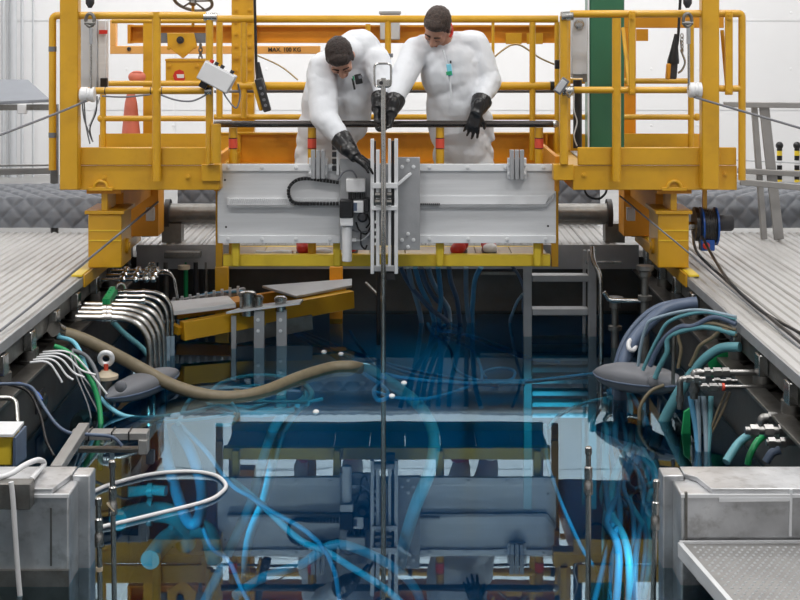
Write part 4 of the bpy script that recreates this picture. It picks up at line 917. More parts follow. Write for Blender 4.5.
glove(W, elA, wrA, (0.80, -0.12, -0.55), (-0.35, 0.35, -0.85), 1, 'long black glove reaching onto the mast', curl=(0.12, 0.18, 0.15), cuff=0.18, spread=0.16, thumb=(0.9, 0.35, 0.3))
glove(W, elB, wrB, (0.1, -0.3, -0.95), (0.75, -0.5, 0.1), -1, 'black glove gripping the pole', curl=(0.55, 0.8, 0.6), thumb=(0.75, 0.3, 0.8), cuff=0.12)
shoe(W, ftA, math.radians(6), RED, RED); shoe(W, ftB, math.radians(-6), RED, RED)

# ------------------------------------------------------------------ in and around the pool
def hose(label, pts, r, m, name='hose', cat='hose', grp=None, n=7, seg=10):
    return part(name, MB().tube(spline(pts, n), r, seg), m, label=label, cat=cat, group=grp)
def U(u, v, z=-0.04): return F(u, v, z)

# --- yellow V-shaped frame with posts, standing in the water
A, B = P(182, 331, 10.72), P(352, 299, 11.55)
t = thing('loading_frame', 'yellow V-shaped steel frame with grey top standing in the water', 'frame', Vector((A.x, A.y, 0)))
part('front_arm', MB().bar(A, B, 0.07, 0.135), YEL, t, bevel=0.005)
part('arm_stub', MB().bar(P(172, 327, 10.75), A + (A - B).normalized() * 0.01, 0.05, 0.055), YEL, t)
part('rear_arm', MB().bar(P(176, 313, 11.5), P(345, 286, 11.95), 0.06, 0.09), ORA, t, bevel=0.004)
part('rear_arm', MB().bar(P(205, 306, 11.3), P(250, 298, 11.5), 0.2, 0.02), ORA, t)
part('top_plate', MB().prism([P(170, 316, 10.75), P(236, 308, 10.95), P(228, 300, 11.45), P(168, 306, 11.35)], (0, 0, 0.035)), ALU, t, bevel=0.004)
part('top_plate', MB().prism([P(296, 298.5, 11.3), P(352, 287.5, 11.58), P(352, 281, 11.85), P(262, 288, 11.75)], (0, 0, 0.02)), ALUD, t, bevel=0.004)
tr_ = part('tray', MB().bar(P(172, 306, 11.5), P(245, 293, 11.75), 0.05, 0.085), ALUD, t)
for k in range(9): part('tray_rib', MB().bar(P(174 + 8 * k, 306.5 - 1.42 * k, 11.46 + 0.028 * k), P(174 + 8 * k, 297.5 - 1.42 * k, 11.46 + 0.028 * k), 0.02, 0.02), ALU, tr_)
part('skirt_plate', MB().bar(P(236, 336, 10.98), P(312, 322, 11.25), 0.02, 0.11), STEELD, t)
for u, v0, w_, d_ in ((233.5, 316, 0.036, 10.86), (259, 311, 0.075, 10.88), (281.5, 310, 0.075, 10.95)):
    po = part('post', MB().box(X(u, d_) - w_ / 2, X(u, d_) + w_ / 2, Y(d_), Y(d_) + 0.03, -0.5, Z(v0, d_)), ALUD, t, bevel=0.003)
    if w_ > 0.05:
        for v in (320, 331): inst('bolt', hb, STEELD, po, P(u - 1, v, d_ - 0.001))
part('base_shelf', MB().prism([P(226, 314, 10.82), P(300, 304.5, 10.9), P(303, 301, 11.1), P(245, 308, 11.05)], (0, 0, 0.015)), ALU, t)
for u, v0, v1, r_, d_ in ((247.5, 292, 315, 0.058, 10.95), (258.5, 296, 313, 0.03, 10.92), (280.5, 297, 311, 0.04, 10.98)):
    cy = part('cylinder', MB().lathe([(r_, 0), (r_, S(v1 - v0, d_)), (r_ * 0.7, S(v1 - v0, d_) + 0.008)], P(u, v1, d_), (0, 0, 1), 20), STEEL, t)
    part('collar', MB().cyl(P(u, v0 + 4, d_), P(u, v0 + 1, d_), r_ + 0.008, 20), STEEL, cy)
hose('blue hose lying along the grey tray of the yellow frame', [P(178, 303, 11.6), P(195, 297, 11.62), P(215, 293, 11.65), P(245, 291.5, 11.7)], 0.011, BLUE)
for u, v0, v1, lab in ((221.5, 267, 293, 'short yellow stub post at the far pool edge near the frame'), (336, 267, 284, 'short orange stub post at the far pool edge under the walkway')):
    part('stub_post', MB().pbox(u - 6.5, u + 6.5, v0, v1 + 40, 11.95, 0.08), ORA if u > 300 else YEL, label=lab, cat='post', bevel=0.005)
# dark pipework hanging on the far pool wall
random.seed(3)
for k, (u, lab) in enumerate(((158, 'first'), (166, 'second'), (186, 'third'), (196, 'fourth'), (206, 'fifth'))):
    part('wall_pipe', MB().cyl(P(u, 262, 12.2), P(u + random.uniform(-1, 1), 322, 12.2), 0.018 + 0.006 * (k % 2), 10), (DARK, STEELD, GREENH, DARK, STEELD)[k], label='%s dark upright pipe on the far pool wall beside the yellow stub' % lab, cat='pipe', group='upright pipes on the far wall')
part('conduit_plate', MB().pbox(164, 200, 252, 258.5, 12.05, 0.1), STEELD, label='rusty bracket plate with valve under the far deck edge', cat='bracket', bevel=0.006)
part('shutoff_valve', MB().lathe([(0.05, 0), (0.05, 0.03), (0.02, 0.035)], P(184, 269, 12.05), (0, 0, 1), 14), WOOD, label='cream valve knob under the far deck edge', cat='valve')
wire('dark steel bar leaning on the far wall left of the mast pole', [P(366, 283, 11.8), P(383, 300, 11.5)], 0.012, STEELD, 'leaning_bar', 'bar')
part('upright_rod', MB().cyl(P(378.5, 268, 11.4), P(378.5, 345, 11.4), 0.016, 10), DARK, label='thin black rod behind the long mast pole', cat='rod')
part('wall_bracket', MB().pbox(481, 517, 272, 275, 12.15, 0.05), STEELD, label='dark horizontal bracket on the far pool wall beside the ladder', cat='bracket')

# --- ladder at the far wall
d = 11.3
t = thing('pool_ladder', 'stainless steel pool ladder with flat treads going down into the water', 'ladder', (X(561, d), Y(d), -1.3))
for u in (527.5, 592): part('stringer', MB().bar((X(u, d), Y(d), -1.3), P(u, 250 if u > 560 else 264, d), 0.062, 0.045, (0, 1, 0)), ALUD, t, bevel=0.004)
part('stringer', MB().bar(P(584.5, 250, d + 0.1), (X(584.5, d), Y(d) + 0.1, -1.3), 0.02, 0.03, (0, 1, 0)), ALUD, t)
for v in (278, 311.5): part('tread', MB().box(X(532, d), X(588, d), Y(d) - 0.03, Y(d) + 0.09, Z(v + 3.2, d), Z(v - 3.2, d)), ALUD, t, bevel=0.004)
sv = MB()
for k in range(24): sv.box(-0.205 + k * 0.0175, -0.205 + k * 0.0175 + 0.009, -0.045, -0.033, 0.0, 0.012)
tread_m = mesh_of('tread', MB().box(-0.21, 0.21, -0.033, 0.10, -0.028, 0.0), Vector())
serr_m = mesh_of('serrated_edge', sv, Vector(), False)
for v in (338, 347, 356, 367.5, 379, 391, 402, 413):
    inst('tread', tread_m, ALUB, t, P(560, v, d))
    se = inst('serrated_edge', serr_m, ALUB, t, P(560, v, d)); se['kind'] = 'stuff'
t = thing('ladder_handrail', 'bright round steel handrail beside the pool ladder', 'handrail', P(598, 360, 11.15))
part('tube', MB().tube(corners([P(592, 247, 11.2), P(593, 262, 11.15), P(600.5, 275, 11.1), P(601.5, 362, 11.05)], 0.06), 0.019, 10), STEEL, t)
part('cap_plate', MB().pbox(584, 622, 262, 264, 11.6, 0.05), STEEL, t)

# odds and ends lying on the walkway floor
hose('cream hose lying on the walkway floor under the guide panel', [Vector((X(256, 10.7), Y(10.74), WZ + 0.016)), Vector((X(268, 10.7), Y(10.70), WZ + 0.016)), Vector((X(280, 10.7), Y(10.76), WZ + 0.016)), Vector((X(292, 10.7), Y(10.72), WZ + 0.016))], 0.015, WHITEP, 'cream_hose')
part('folded_cloth', MB().ball((X(322, 10.7), Y(10.75), WZ + 0.022), (0.07, 0.06, 0.022)), WHITEP, label='folded white cloth on the walkway floor under the guide panel', cat='cloth')

# --- hoses hanging from the walkway into the water
HG = [((400, 266), (410, 285), (430, 308), (447, 322)), ((408, 267), (412, 285), (418, 305), (421, 319)), ((415, 267), (420, 285), (428, 302), (433, 316)),
      ((421, 267), (426, 284), (435, 298), (445, 308)), ((428, 267), (432, 280), (440, 295), (448, 308)), ((438, 267), (440, 285), (441, 300), (439, 318)),
      ((449, 267), (451, 282), (457, 300), (460, 324)), ((466, 267), (466, 285), (467, 305), (469, 322)), ((481, 267), (475, 280), (473, 300), (472, 320)), ((512, 266), (519, 276), (524, 290), (523, 305)), ((523, 294), (517, 302), (513, 312), (510, 322))]
for k, q in enumerate(HG):
    dd = [11.25 + 0.55 * j / 3 for j in range(4)]
    hose('%s blue-grey hose hanging under the walkway edge, counted from the mast' % ('first', 'second', 'third', 'fourth', 'fifth', 'sixth', 'seventh', 'eighth', 'ninth', 'tenth', 'eleventh')[k],
         [P(u, v, dd[j]) for j, (u, v) in enumerate(q)] + [P(q[3][0] + 2, q[3][1] + 14, 11.85)], 0.019 if k < 9 else 0.012, SLATE if k % 3 == 0 else PALEH if k % 3 == 1 else BLUE, 'hanging_hose', grp='hoses hanging under the walkway')

# --- blue lines floating just under the surface
FL = [('thin blue line drifting from the yellow frame posts past the mast pole', [(291, 330), (330, 348), (378, 372), (440, 382), (525, 384)]),
      ('thin blue line lying next to the topmost drifting line', [(300, 331), (345, 349), (400, 367), (470, 380), (540, 380)]),
      ('thin blue line in the middle of the drifting bundle', [(296, 333), (360, 356), (420, 376), (500, 387)]),
      ('thin blue line hooking back at the mast pole', [(295, 334), (340, 360), (380, 384), (388, 396), (378, 400), (374, 390), (384, 380)]),
      ('thin blue line crossing the drifting bundle steeply', [(350, 331), (362, 350), (385, 378)]),
      ('blue line knotted below the hanging hoses and bending to the bottom', [(432, 328), (450, 349), (456, 370), (480, 381), (500, 386)]),
      ('blue line stretched from the hanging hoses towards the ladder, upper', [(432, 330), (460, 333), (500, 346), (524, 356)]),
      ('blue line stretched from the hanging hoses towards the ladder, lower', [(455, 329), (490, 345), (526, 358), (560, 362)]),
      ('blue line in an open bow under the hanging hoses', [(440, 335), (470, 348), (480, 365), (482, 382)]),
      ('blue line coiled in a knot at the foot of the hanging hoses', [(430, 330), (448, 325), (462, 330), (450, 339), (434, 334), (428, 324)]),
      ('blue line sagging in a bow towards the white reflection', [(376, 392), (400, 398), (430, 398), (460, 390), (482, 382)]),
      ('small oval loop of blue line near the ladder', [(486, 378), (484, 372), (500, 368), (514, 371), (512, 379), (496, 382), (470, 386)]),
      ('blue line running from the loop in front of the ladder', [(470, 384), (520, 382), (560, 378), (610, 372)]),
      ('thin cyan line crossing the coil below the khaki hose', [(130, 420), (185, 413), (235, 403), (300, 402), (322, 399)]),
      ('pale blue line from the shore pipes into the coil', [(115, 412), (140, 421), (190, 420), (240, 412), (285, 398)]),
      ('cyan line bowed beside the coil, nearest the shore pipes', [(178, 424), (190, 400), (215, 390), (260, 386)]),
      ('cyan line in a small bow under the khaki hose', [(232, 403), (238, 414), (232, 424), (215, 425)]),
      ('pale line crossing from the ladder foot to the white reflection', [(548, 428), (560, 415), (585, 403), (612, 397)])]
for k, (lab, q) in enumerate(FL):
    hose(lab, [U(u, v, -0.03 - 0.012 * (k % 4)) for u, v in q], 0.011 if k % 3 else 0.014, LBLUE if k > 12 else LINEB, 'floating_line', 'line', 'blue lines drifting in the pool')
for k, (rx, ry, du, dv, lab) in enumerate(((50, 19, 0, 0, 'outermost'), (46, 17, -1, 0, 'second'), (42, 15, 1, -1, 'third'), (52, 17, -3, 3, 'lowest'))):
    a0 = 0.9 + 0.2 * k
    hose('%s turn of pale blue hose coiled under the khaki hose' % lab, [U(262 + du + rx * math.cos(a0 + 2 * math.pi * i / 14), 395 + dv + ry * math.sin(a0 + 2 * math.pi * i / 14), -0.05 - 0.03 * k) for i in range(14)], 0.018, LBLUE, 'coiled_hose', grp='coiled hose in the pool')
# khaki hose from the deck edge across the water, then dipping under
pk = [P(56, 331, 9.35), P(80, 338, 9.4), P(110, 352, 9.45), P(140, 368, 9.5), P(172, 385, 9.48), P(205, 395, 9.45), P(235, 397, 9.45), P(265, 391, 9.6), P(300, 377, 9.95), P(330, 368, 10.2), P(350, 366.5, 10.25), U(360, 368, -0.03)]
for p_ in pk[4:11]: p_.z = max(p_.z, 0.0)
kh = part('large_hose', MB().tube(spline(pk, 8), 0.04, 14), KHAKI, label='thick khaki hose sagging from the deck edge across the pool water', cat='hose')
hose('underwater part of the thick khaki hose past the mast pole, cyan water glow in its colour', [U(361, 368.3, -0.035), U(372, 371, -0.04), U(398, 388, -0.08), U(422, 409, -0.12), U(434, 436, -0.18), U(430, 470, -0.3), U(416, 505, -0.5), U(404, 545, -0.9), U(398, 580, -1.5)], 0.038, LBLUE, 'sunken_hose')  # same hose under water, the bright cyan cast of the water put into its colour
part('coupling', MB().cyl(P(54, 329, 9.3), P(60, 332.5, 9.36), 0.05, 16), STEEL, kh)
# thick hoses deeper down
for lab, q, r_ in (('thick pale blue hose dropping below the coil', [(285, 412, -.1), (273, 430, -.25), (262, 462, -.5), (250, 505, -.75), (225, 560, -1)], 0.032), ('second thick pale blue hose dropping below the coil', [(300, 405, -.1), (283, 430, -.3), (273, 462, -.55), (264, 500, -.8)], 0.03),
                   ('thick blue hose looping under the shore pipes', [(160, 388, -.02), (162, 430, -.15), (170, 470, -.3), (186, 518, -.45), (198, 520, -.45), (202, 490, -.4), (192, 455, -.25), (176, 425, -.1)], 0.034),
                   ('pale blue hose trailing in a bow at the bottom of the pool', [(235, 596, -1.1), (262, 578, -1.05), (300, 565, -1.0), (345, 545, -.9)], 0.03), ('pale blue hose slanting under the guide panel reflection', [(232, 480, -.5), (262, 505, -.55), (300, 540, -.7), (340, 560, -.8)], 0.02),
                   ('blue line trailing under the loop of white tube', [(196, 505, -.4), (210, 545, -.6), (228, 560, -.7), (240, 585, -.8)], 0.014),
                   ('thin blue line crossing to the far reflection', [(180, 425, -.1), (205, 450, -.2), (232, 485, -.3), (262, 505, -.4)], 0.014),
                   ('blue hose bending across the ladder reflection', [(545, 425, -.1), (547, 460, -.2), (560, 500, -.3), (580, 545, -.5)], 0.012)):
    hp_ = [U(*p_) for p_ in q]; e_ = (hp_[-1] - hp_[-2]).normalized() * 0.5
    hose(lab, hp_ + ([] if 'shore' in lab else [hp_[-1] + Vector((e_.x, e_.y, -0.35)), Vector((hp_[-1].x + e_.x, hp_[-1].y + e_.y, DEP + 0.06))]), r_, LBLUE if 'pale' in lab else BLUE, 'sunken_hose')
random.seed(11)
OR = ('first', 'second', 'third', 'fourth', 'fifth', 'sixth', 'seventh', 'eighth', 'ninth', 'tenth', 'eleventh', 'twelfth', 'thirteenth', 'fourteenth', 'fifteenth', 'sixteenth')
for k in range(16):
    u0 = 604 + 4 * k if k < 12 else 612 + 10 * (k - 12); z0 = -0.03
    q = [U(u0, 395 + random.uniform(-8, 20), z0)]
    for j in range(1, 5):
        q.append(U(min(max(u0 + random.uniform(-22, 22), 604), 659 - 2 * j), 402 + j * random.uniform(30, 40), -0.1 * j - 0.05))
    q.append(q[-1] + Vector((random.uniform(-.2, .1), random.uniform(0, .4), -0.9)))
    hose('%s hose in the blue tangle below the grey float beside the welded tank' % OR[k], q, random.choice((0.014, 0.018, 0.022)), BLUE if k % 3 else LBLUE, 'tangled_hose', grp='tangle of blue hoses')
# sunken elbows by the shore
for lab, q, r_ in (('upper teal pipe elbow deep under the white loop of tube', [(118, 520, -.5), (150, 512, -.55), (178, 518, -.6), (186, 545, -.8)], 0.06), ('lower teal pipe elbow deep under the white loop of tube', [(150, 560, -.7), (172, 535, -.7), (205, 530, -.7), (215, 560, -.9)], 0.055), ('short teal flanged pipe deep beside the upper elbow', [(128, 492, -.35), (150, 490, -.35), (166, 491, -.35)], 0.03)):
    t = part('sunken_pipe', MB().tube(spline([U(*p_) for p_ in q], 8), r_, 16), TEAL, label=lab, cat='pipe')
    part('flange', MB().cyl(U(*q[1]) - Vector((0.015, 0, 0)), U(*q[1]) + Vector((0.015, 0, 0)), r_ * 1.35, 18), TEAL, t)
# small white floats
for k, (u, v) in enumerate(((324, 352), (341, 354), (404, 383), (316, 412), (392, 396))):
    part('float_ball', MB().ball(F(u, v, 0.0), (0.02, 0.03, 0.014)), WHITEP, label='tiny white float on the water, %s' % ('nearer the yellow frame of the close pair', 'nearer the mast pole of the close pair', 'upright one right beside the mast pole', 'beside the white reflection edge', 'below the knot of blue lines')[k], cat='float')

# --- bent stainless pipes on the shore by the khaki hose
for k in range(4):
    dd = 9.72 + 0.14 * k; v = 317.5 - 4.2 * k; ue = 150 + 4.4 * k
    pts = corners([P(76 + 3 * k, v, dd), P(ue, v + 1, dd), Vector((X(ue, dd), Y(dd), -0.25))], 0.30 - 0.02 * k, 9)
    t = part('bent_pipe', MB().tube(pts, 0.023, 14), STEEL, label='%s of four thick steel pipes bending down over the khaki hose' % ('nearest', 'second', 'third', 'farthest')[k], cat='pipe', group='thick bent pipes')
    for uu in (103, 108): part('coupling', MB().cyl(P(uu, v, dd), P(uu + 4, v, dd), 0.031, 12), STEEL, t)
    part('clamp', MB().cyl(P(ue, 380 - 3 * k, dd), P(ue, 376 - 3 * k, dd), 0.028, 12), STEEL, t)
for k in range(3):
    dd = 10.32 + 0.16 * k; v = 301 - 4.6 * k; ue = 162.5 + 4.6 * k
    pts = corners([P(106 + 4 * k, v, dd), P(ue, v, dd), Vector((X(ue, dd), Y(dd), -0.2))], 0.18, 8)
    t = part('bent_pipe', MB().tube(pts, 0.0165, 12), STEEL, label='%s of three slimmer steel pipes bending down beside the yellow frame' % ('nearest', 'middle', 'farthest')[k], cat='pipe', group='slim bent pipes')
    part('sleeve', MB().cyl((X(ue, dd), Y(dd), Z(336, dd)), (X(ue, dd), Y(dd), -0.1), 0.021, 12), PALEH, t, label='pale blue hose end')
    for uu in (124, 142): part('coupling', MB().cyl(P(uu, v, dd), P(uu + 3.4, v, dd), 0.024, 12), STEEL, t)
    part('clamp', MB().cyl((X(ue, dd), Y(dd), Z(323, dd)), (X(ue, dd), Y(dd), Z(320, dd)), 0.022, 12), STEEL, t)
for k in range(3):
    dd = 10.75 + 0.18 * k; v = 280 - 4.5 * k
    t = part('valve_pipe', MB().cyl(Vector((XL - 0.01, Y(dd), Z(v, dd))), P(152 + 3 * k, v - 1, dd), 0.012, 10), STEEL, label='%s valve pipe behind the slim bent pipes near the yellow truck' % ('front', 'middle', 'rear')[k], cat='pipe', group='valve pipes')
    for uu in (120, 132, 143, 150):
        part('fitting', MB().lathe([(0.02, 0), (0.027, 0.012), (0.027, 0.03), (0.02, 0.042)], P(uu + 2 * k, v - 0.5, dd), (1, 0.1, 0.15), 8), STEEL, t)
    part('valve_wheel', MB().tube([P(146 + 3 * k + 3 * math.cos(a), v - 6 + 2.5 * math.sin(a), dd) for a in [2 * math.pi * i / 12 for i in range(12)]], 0.007, 6, closed=True), STEEL, t)
    part('valve_stem', MB().cyl(P(146 + 3 * k, v - 6, dd), P(146 + 3 * k, v, dd), 0.008, 8), STEEL, t)
for k in range(2):
    part('thin_tube', MB().tube(corners([P(135, 271.5 + 2.6 * k, 11.5), P(172 + 2 * k, 270.5 + 3.5 * k, 11.5), P(177 + 1.5 * k, 300, 11.5), P(177 + 1.5 * k, 330, 11.5)], 0.07), 0.009, 8), STEEL, label='%s thin steel tube bending down in front of the far wall' % ('upper', 'lower')[k], cat='tube', group='thin tubes at the far wall')
part('vent_elbow', MB().tube([P(121 + 4.6 * math.cos(a), 289 + -5.5 * math.sin(a), 10.25) for a in [math.pi * i / 10 for i in range(11)]], 0.009, 8), STEEL, label='small steel hoop above the slim bent pipes', cat='hoop')
t = thing('gear_rack', 'dark green toothed block at the root of the slim bent pipes', 'rack', P(108, 306, 10.1))
part('block', MB().bar(P(106, 303, 10.05), P(114, 290, 10.5), 0.05, 0.05), GREENH, t)
for k in range(6): part('tooth', MB().bar(P(106.5 + 1.4 * k, 301 - 2.3 * k, 10.04 + .08 * k), P(104 + 1.4 * k, 301 - 2.3 * k, 10.04 + .08 * k), 0.02, 0.03), GREENH, t)
for k in range(5):
    dd = 8.55 + 0.1 * k; u0 = 33 + 3.2 * k; v0 = 362.5 - 2.6 * k
    pts = corners([P(u0 - 3, v0, dd), P(u0 + 16 + 2 * k, v0 - 2, dd), P(u0 + 27 + 3.5 * k, v0 + 16, dd), P(u0 + 29 + 8 * k, v0 + (20 if k < 4 else 42), dd)], 0.08, 6)
    part('thin_tube', MB().tube(pts, 0.0065, 8), ALUB, label='%s of five thin bright tubes bending over the pool wall edge' % ('nearest', 'second', 'third', 'fourth', 'farthest')[k], cat='tube', group='thin bright tubes')
for k, q in enumerate(([(70, 352), (76, 375), (88, 405), (92, 425)], [(72, 350), (82, 380), (96, 408), (104, 428)], [(74, 354), (80, 372), (98, 398), (100, 426)])):
    wire('%s white wire trailing down the wall below the thin bright tubes' % ('steepest', 'widest bowed', 'middle')[k], [P(u, v, 8.95) for u, v in q], 0.0045, LGREY, 'trailing_wire', 'wire', 'white wires on the wall')
hose('green hose curving down the pool wall past the thin bright tubes', [P(54, 346, 9.1), P(66, 351, 9.1), P(80, 362, 9.0), P(92, 382, 8.95), P(99, 405, 8.9), P(101, 432, 8.8), P(100, 470, 8.7)], 0.016, GREENH, 'green_hose')
hose('light blue hose from under the khaki hose down into the water', [P(58, 337, 9.3), P(72, 341, 9.25), P(80, 352, 9.2), P(90, 378, 9.1), P(102, 400, 9.05), U(125, 416, 0.0), U(160, 417, -0.03), U(205, 410, -0.05)], 0.014, LBLUE, 'light_hose')
hose('grey hose curving beside the green hose', [P(72, 350, 9.15), P(86, 356, 9.15), P(96, 372, 9.1), P(99, 392, 9.05), P(98, 412, 9.0)], 0.013, GREYP, 'grey_hose')
hose('dull green hose slanting behind the thick bent pipes', [P(113, 322, 9.9), P(125, 334, 9.95), P(142, 348, 10.0), P(152, 362, 10.0)], 0.018, TEAL, 'green_hose')
# ring valve on a cream foot
t = thing('ring_valve', 'white ring-shaped valve on a round cream foot beside the khaki hose', 'valve', P(107, 385, 9.2))
part('ring', MB().tube([P(106 + 6.2 * math.cos(a), 358.5 + 6 * math.sin(a), 9.2 + 0.02 * math.sin(a)) for a in [2 * math.pi * k / 24 for k in range(24)]], 0.016, 10, closed=True), ALUB, t)
part('stem', MB().cyl(P(106, 364, 9.2), P(106, 374, 9.2), 0.014, 10), REDO, t)
part('foot', MB().lathe([(0.03, 0), (0.075, 0.01), (0.075, 0.03), (0.035, 0.05), (0.03, 0.06)], P(106, 380, 9.2), (0, 0, 1), 18), WOOD, t)
part('pedestal', MB().cyl(P(105, 380, 9.2), P(105, 410, 9.2), 0.045, 12), STEELD, t)

# --- grey streamlined floats
def paddle(label, a, b, half, up, bolt_at):
    a, b = Vector(a), Vector(b); t_ = (b - a).normalized(); L = (b - a).length; up = Vector(up); up = (up - t_ * up.dot(t_)).normalized(); sd = t_.cross(up)
    T_ = thing('grey_float', label, 'float', (a + b) / 2 - Vector((0, 0, half)))
    prof = [(0, .05), (.04, .3), (.12, .62), (.25, .88), (.42, 1.0), (.6, .98), (.78, .84), (.9, .62), (.97, .36), (1, .12)]
    for nm, zs, hs in (('upper_shell', 1, 0.75), ('lower_shell', -1, 0.9)):
        mb = MB(); seg = 12; vs = []
        for f_, w_ in prof:
            for k in range(seg + 1):
                an = math.pi * k / seg
                vs.append(a + t_ * L * f_ + sd * (half * 1.15 * w_ * math.cos(an)) + up * (zs * (half * hs * w_ * math.sin(an) ** 0.75 + 0.0015)))
        fs = [(i * (seg + 1) + k, i * (seg + 1) + k + 1, (i + 1) * (seg + 1) + k + 1, (i + 1) * (seg + 1) + k) for i in range(len(prof) - 1) for k in range(seg)]
        fs += [tuple(range(seg + 1)), tuple((len(prof) - 1) * (seg + 1) + k for k in range(seg + 1))]
        fs += [(i * (seg + 1), (i + 1) * (seg + 1), (i + 1) * (seg + 1) + seg, i * (seg + 1) + seg) for i in range(len(prof) - 1)]
        part(nm, mb.add(vs, fs), GREYP if zs > 0 else LGREY if False else GREYP, T_, angle=50)
    part('seam', MB().tube([a + t_ * L * f_ + sd * half * 1.17 * w_ - up * .002 for f_, w_ in prof] + [a + t_ * L * f_ - sd * half * 1.17 * w_ - up * .002 for f_, w_ in reversed(prof)], 0.006, 6, closed=True), SLATE, T_)
    part('hinge_bolt', MB().lathe([(0.035, 0), (0.035, 0.02), (0.02, 0.03)], bolt_at, (0, -1, 0.1), 14), GREYP, T_)
    return T_
paddle('grey streamlined float under the khaki hose by the steel pipes', P(107, 398, 9.0), P(176, 371, 9.9), 0.085, (0.05, -0.3, 1), P(121, 386, 9.0))
paddle('grey streamlined float beside the ladder and blue hoses', P(594, 371, 9.4), P(682, 384, 8.9), 0.10, (0.05, -0.3, 1), P(653, 381, 8.95))
hose('thin beige cable bowed under the grey float by the ladder', [P(664, 385, 8.9), P(650, 392, 8.9), P(640, 408, 8.9), P(640, 425, 8.9)], 0.011, KHAKI, 'bowed_cable', 'cable')

# --- hoses and fittings on the other shore
hose('thick blue hose arching down from the deck beside the ladder', [P(697, 303, 9.6), P(682, 305, 9.6), P(662, 312, 9.55), P(645, 327, 9.5), P(630, 347, 9.45), P(622, 370, 9.4), P(620, 400, 9.4), P(622, 420, 9.4)], 0.042, SLATE, 'arched_hose')
t = part('arched_hose', MB().tube(spline([P(690, 300, 9.75), P(660, 306, 9.7), P(640, 320, 9.65), P(624, 342, 9.6), P(616, 368, 9.55), P(615, 395, 9.5)]), 0.02, 10), SLATE, label='slim dark violet hose above the thick blue arched hose', cat='hose')
part('hose_band', MB().tube([P(632 + 4.5 * math.cos(a) * .8, 345 + 5.5 * math.sin(a), 9.42 + 0.045 * math.cos(a + 1)) for a in [2 * math.pi * k / 16 for k in range(16)]], 0.014, 8, closed=True), WHITEP, label='white clamp band round the thick blue arched hose', cat='clamp')
for lab, q, r_, m in (('teal hose rising to the deck above the steel fittings', [(740, 347), (722, 348), (708, 356), (698, 366), (694, 374)], 0.028, TEAL), ('teal hose dropping into the water left of the steel fittings', [(694, 372), (682, 388), (672, 405), (662, 425), (655, 445)], 0.034, TEAL),
                      ('pale thin hose in front of the thick blue arched hose', [(654, 319), (646, 328), (641, 345), (638, 366)], 0.010, PALEH), ('pale thin hose beside the dark slim hose', [(670, 321), (658, 338), (648, 358), (643, 370)], 0.011, TEAL),
                      ('dark slim hose under the deck beside the pale thin hoses', [(694, 326), (680, 327), (666, 337), (656, 352), (650, 366)], 0.016, SLATE), ('dull green hose hanging behind the grey float', [(670, 336), (667, 352), (660, 366), (655, 378)], 0.016, TEAL), ('beige tube hanging beside the dull green hose', [(680, 332), (681, 350), (678, 368)], 0.01, KHAKI),
                      ('brown hose bowed beside the beige tube', [(712, 338), (700, 346), (694, 358), (690, 366)], 0.012, KHAKI), ('straight steel tube standing behind the grey float bolt', [(674, 335), (673, 384)], 0.011, STEELD)):
    q = list(q)
    if 'thin' in lab or 'slim' in lab or 'dull' in lab or 'beige' in lab: q = [(736, q[0][1] - 2), ((736 + q[0][0]) / 2, q[0][1] - 9)] + q
    hose(lab, [P(u, v, 8.75 + 0.004 * (700 - u)) for u, v in q], r_, m, 'shore_hose')
for k, (u0, u1) in enumerate(((697, 698), (703, 707), (711, 706), (690, 700))):
    hose('%s pale blue tube hanging from the steel fittings to the tank' % ('first', 'second', 'third', 'fourth')[k], [P(u0, 396, 8.35), P((u0 + u1) / 2 + 1, 430, 8.3), P(u1, 475, 8.2)], 0.015, BLUE if k == 3 else TEAL if k == 2 else PALEH, 'hanging_tube', grp='tubes under the fittings')
part('green_sheet', MB().prism([P(706, 356, 9.0), P(738, 346, 9.0), P(740, 372, 9.0), P(712, 378, 9.0)], (0, 0.02, 0.0)), GREENH, label='bright green sheet behind the steel fittings', cat='sheet', bevel=0.004)
part('green_sheet', MB().prism([P(684, 412, 8.6), P(690, 408, 8.6), P(692, 466, 8.6), P(678, 466, 8.6)], (0, 0.02, 0.0)), GREENH, label='bright green strip hanging beside the pale blue tubes', cat='sheet', bevel=0.004)
def fitting_pipe(label, u0, u1, v, d_, r_, nuts, elbow=None):
    t = part('fitting_pipe', MB().cyl(P(u0, v, d_), P(u1, v, d_), r_, 14), STEELF, label=label, cat='pipe', group='steel pipes with fittings')
    for uu, w_ in nuts: part('hex_nut', MB().cyl(P(uu, v, d_), P(uu + w_, v, d_), r_ * 1.55, 6), STEELF, t)
    if elbow:
        part('elbow', MB().tube(corners([P(u0 + 3, v, d_), P(u0 - 4, v, d_), P(u0 - 4, v + elbow, d_)], 0.05), r_ * 1.25, 12), STEELF, t)
        part('hex_nut', MB().cyl(P(u0 - 4, v + elbow * .55, d_), P(u0 - 4, v + elbow * .75, d_), r_ * 1.6, 6), STEELF, t)
    return t
fitting_pipe('long steel pipe with elbow at the top of the fittings', 698, 772, 372.5, 8.3, 0.018, ((704, 6), (713, 8), (722, 7)), 26)
fitting_pipe('steel pipe with orange ring below the elbow pipe', 700, 772, 387, 8.25, 0.014, ((702, 5), (709, 8), (718, 6)))
fitting_pipe('thin steel pipe between the elbow pipe and the ringed pipe', 712, 772, 381, 8.45, 0.012, ((714, 6), (726, 5)))
fitting_pipe('short steel pipe with stacked nuts beside the teal hose', 684, 705, 379, 8.2, 0.014, ((686, 5), (694, 5)), 30)
fitting_pipe('thick steel pipe lowest on the shore by the tank corner', 745, 830, 430.5, 7.5, 0.02, ((750, 8), (764, 9), (778, 8)))
fitting_pipe('steel pipe end with nuts just above the tank', 766, 830, 442.5, 7.4, 0.017, ((768, 7), (780, 6)))
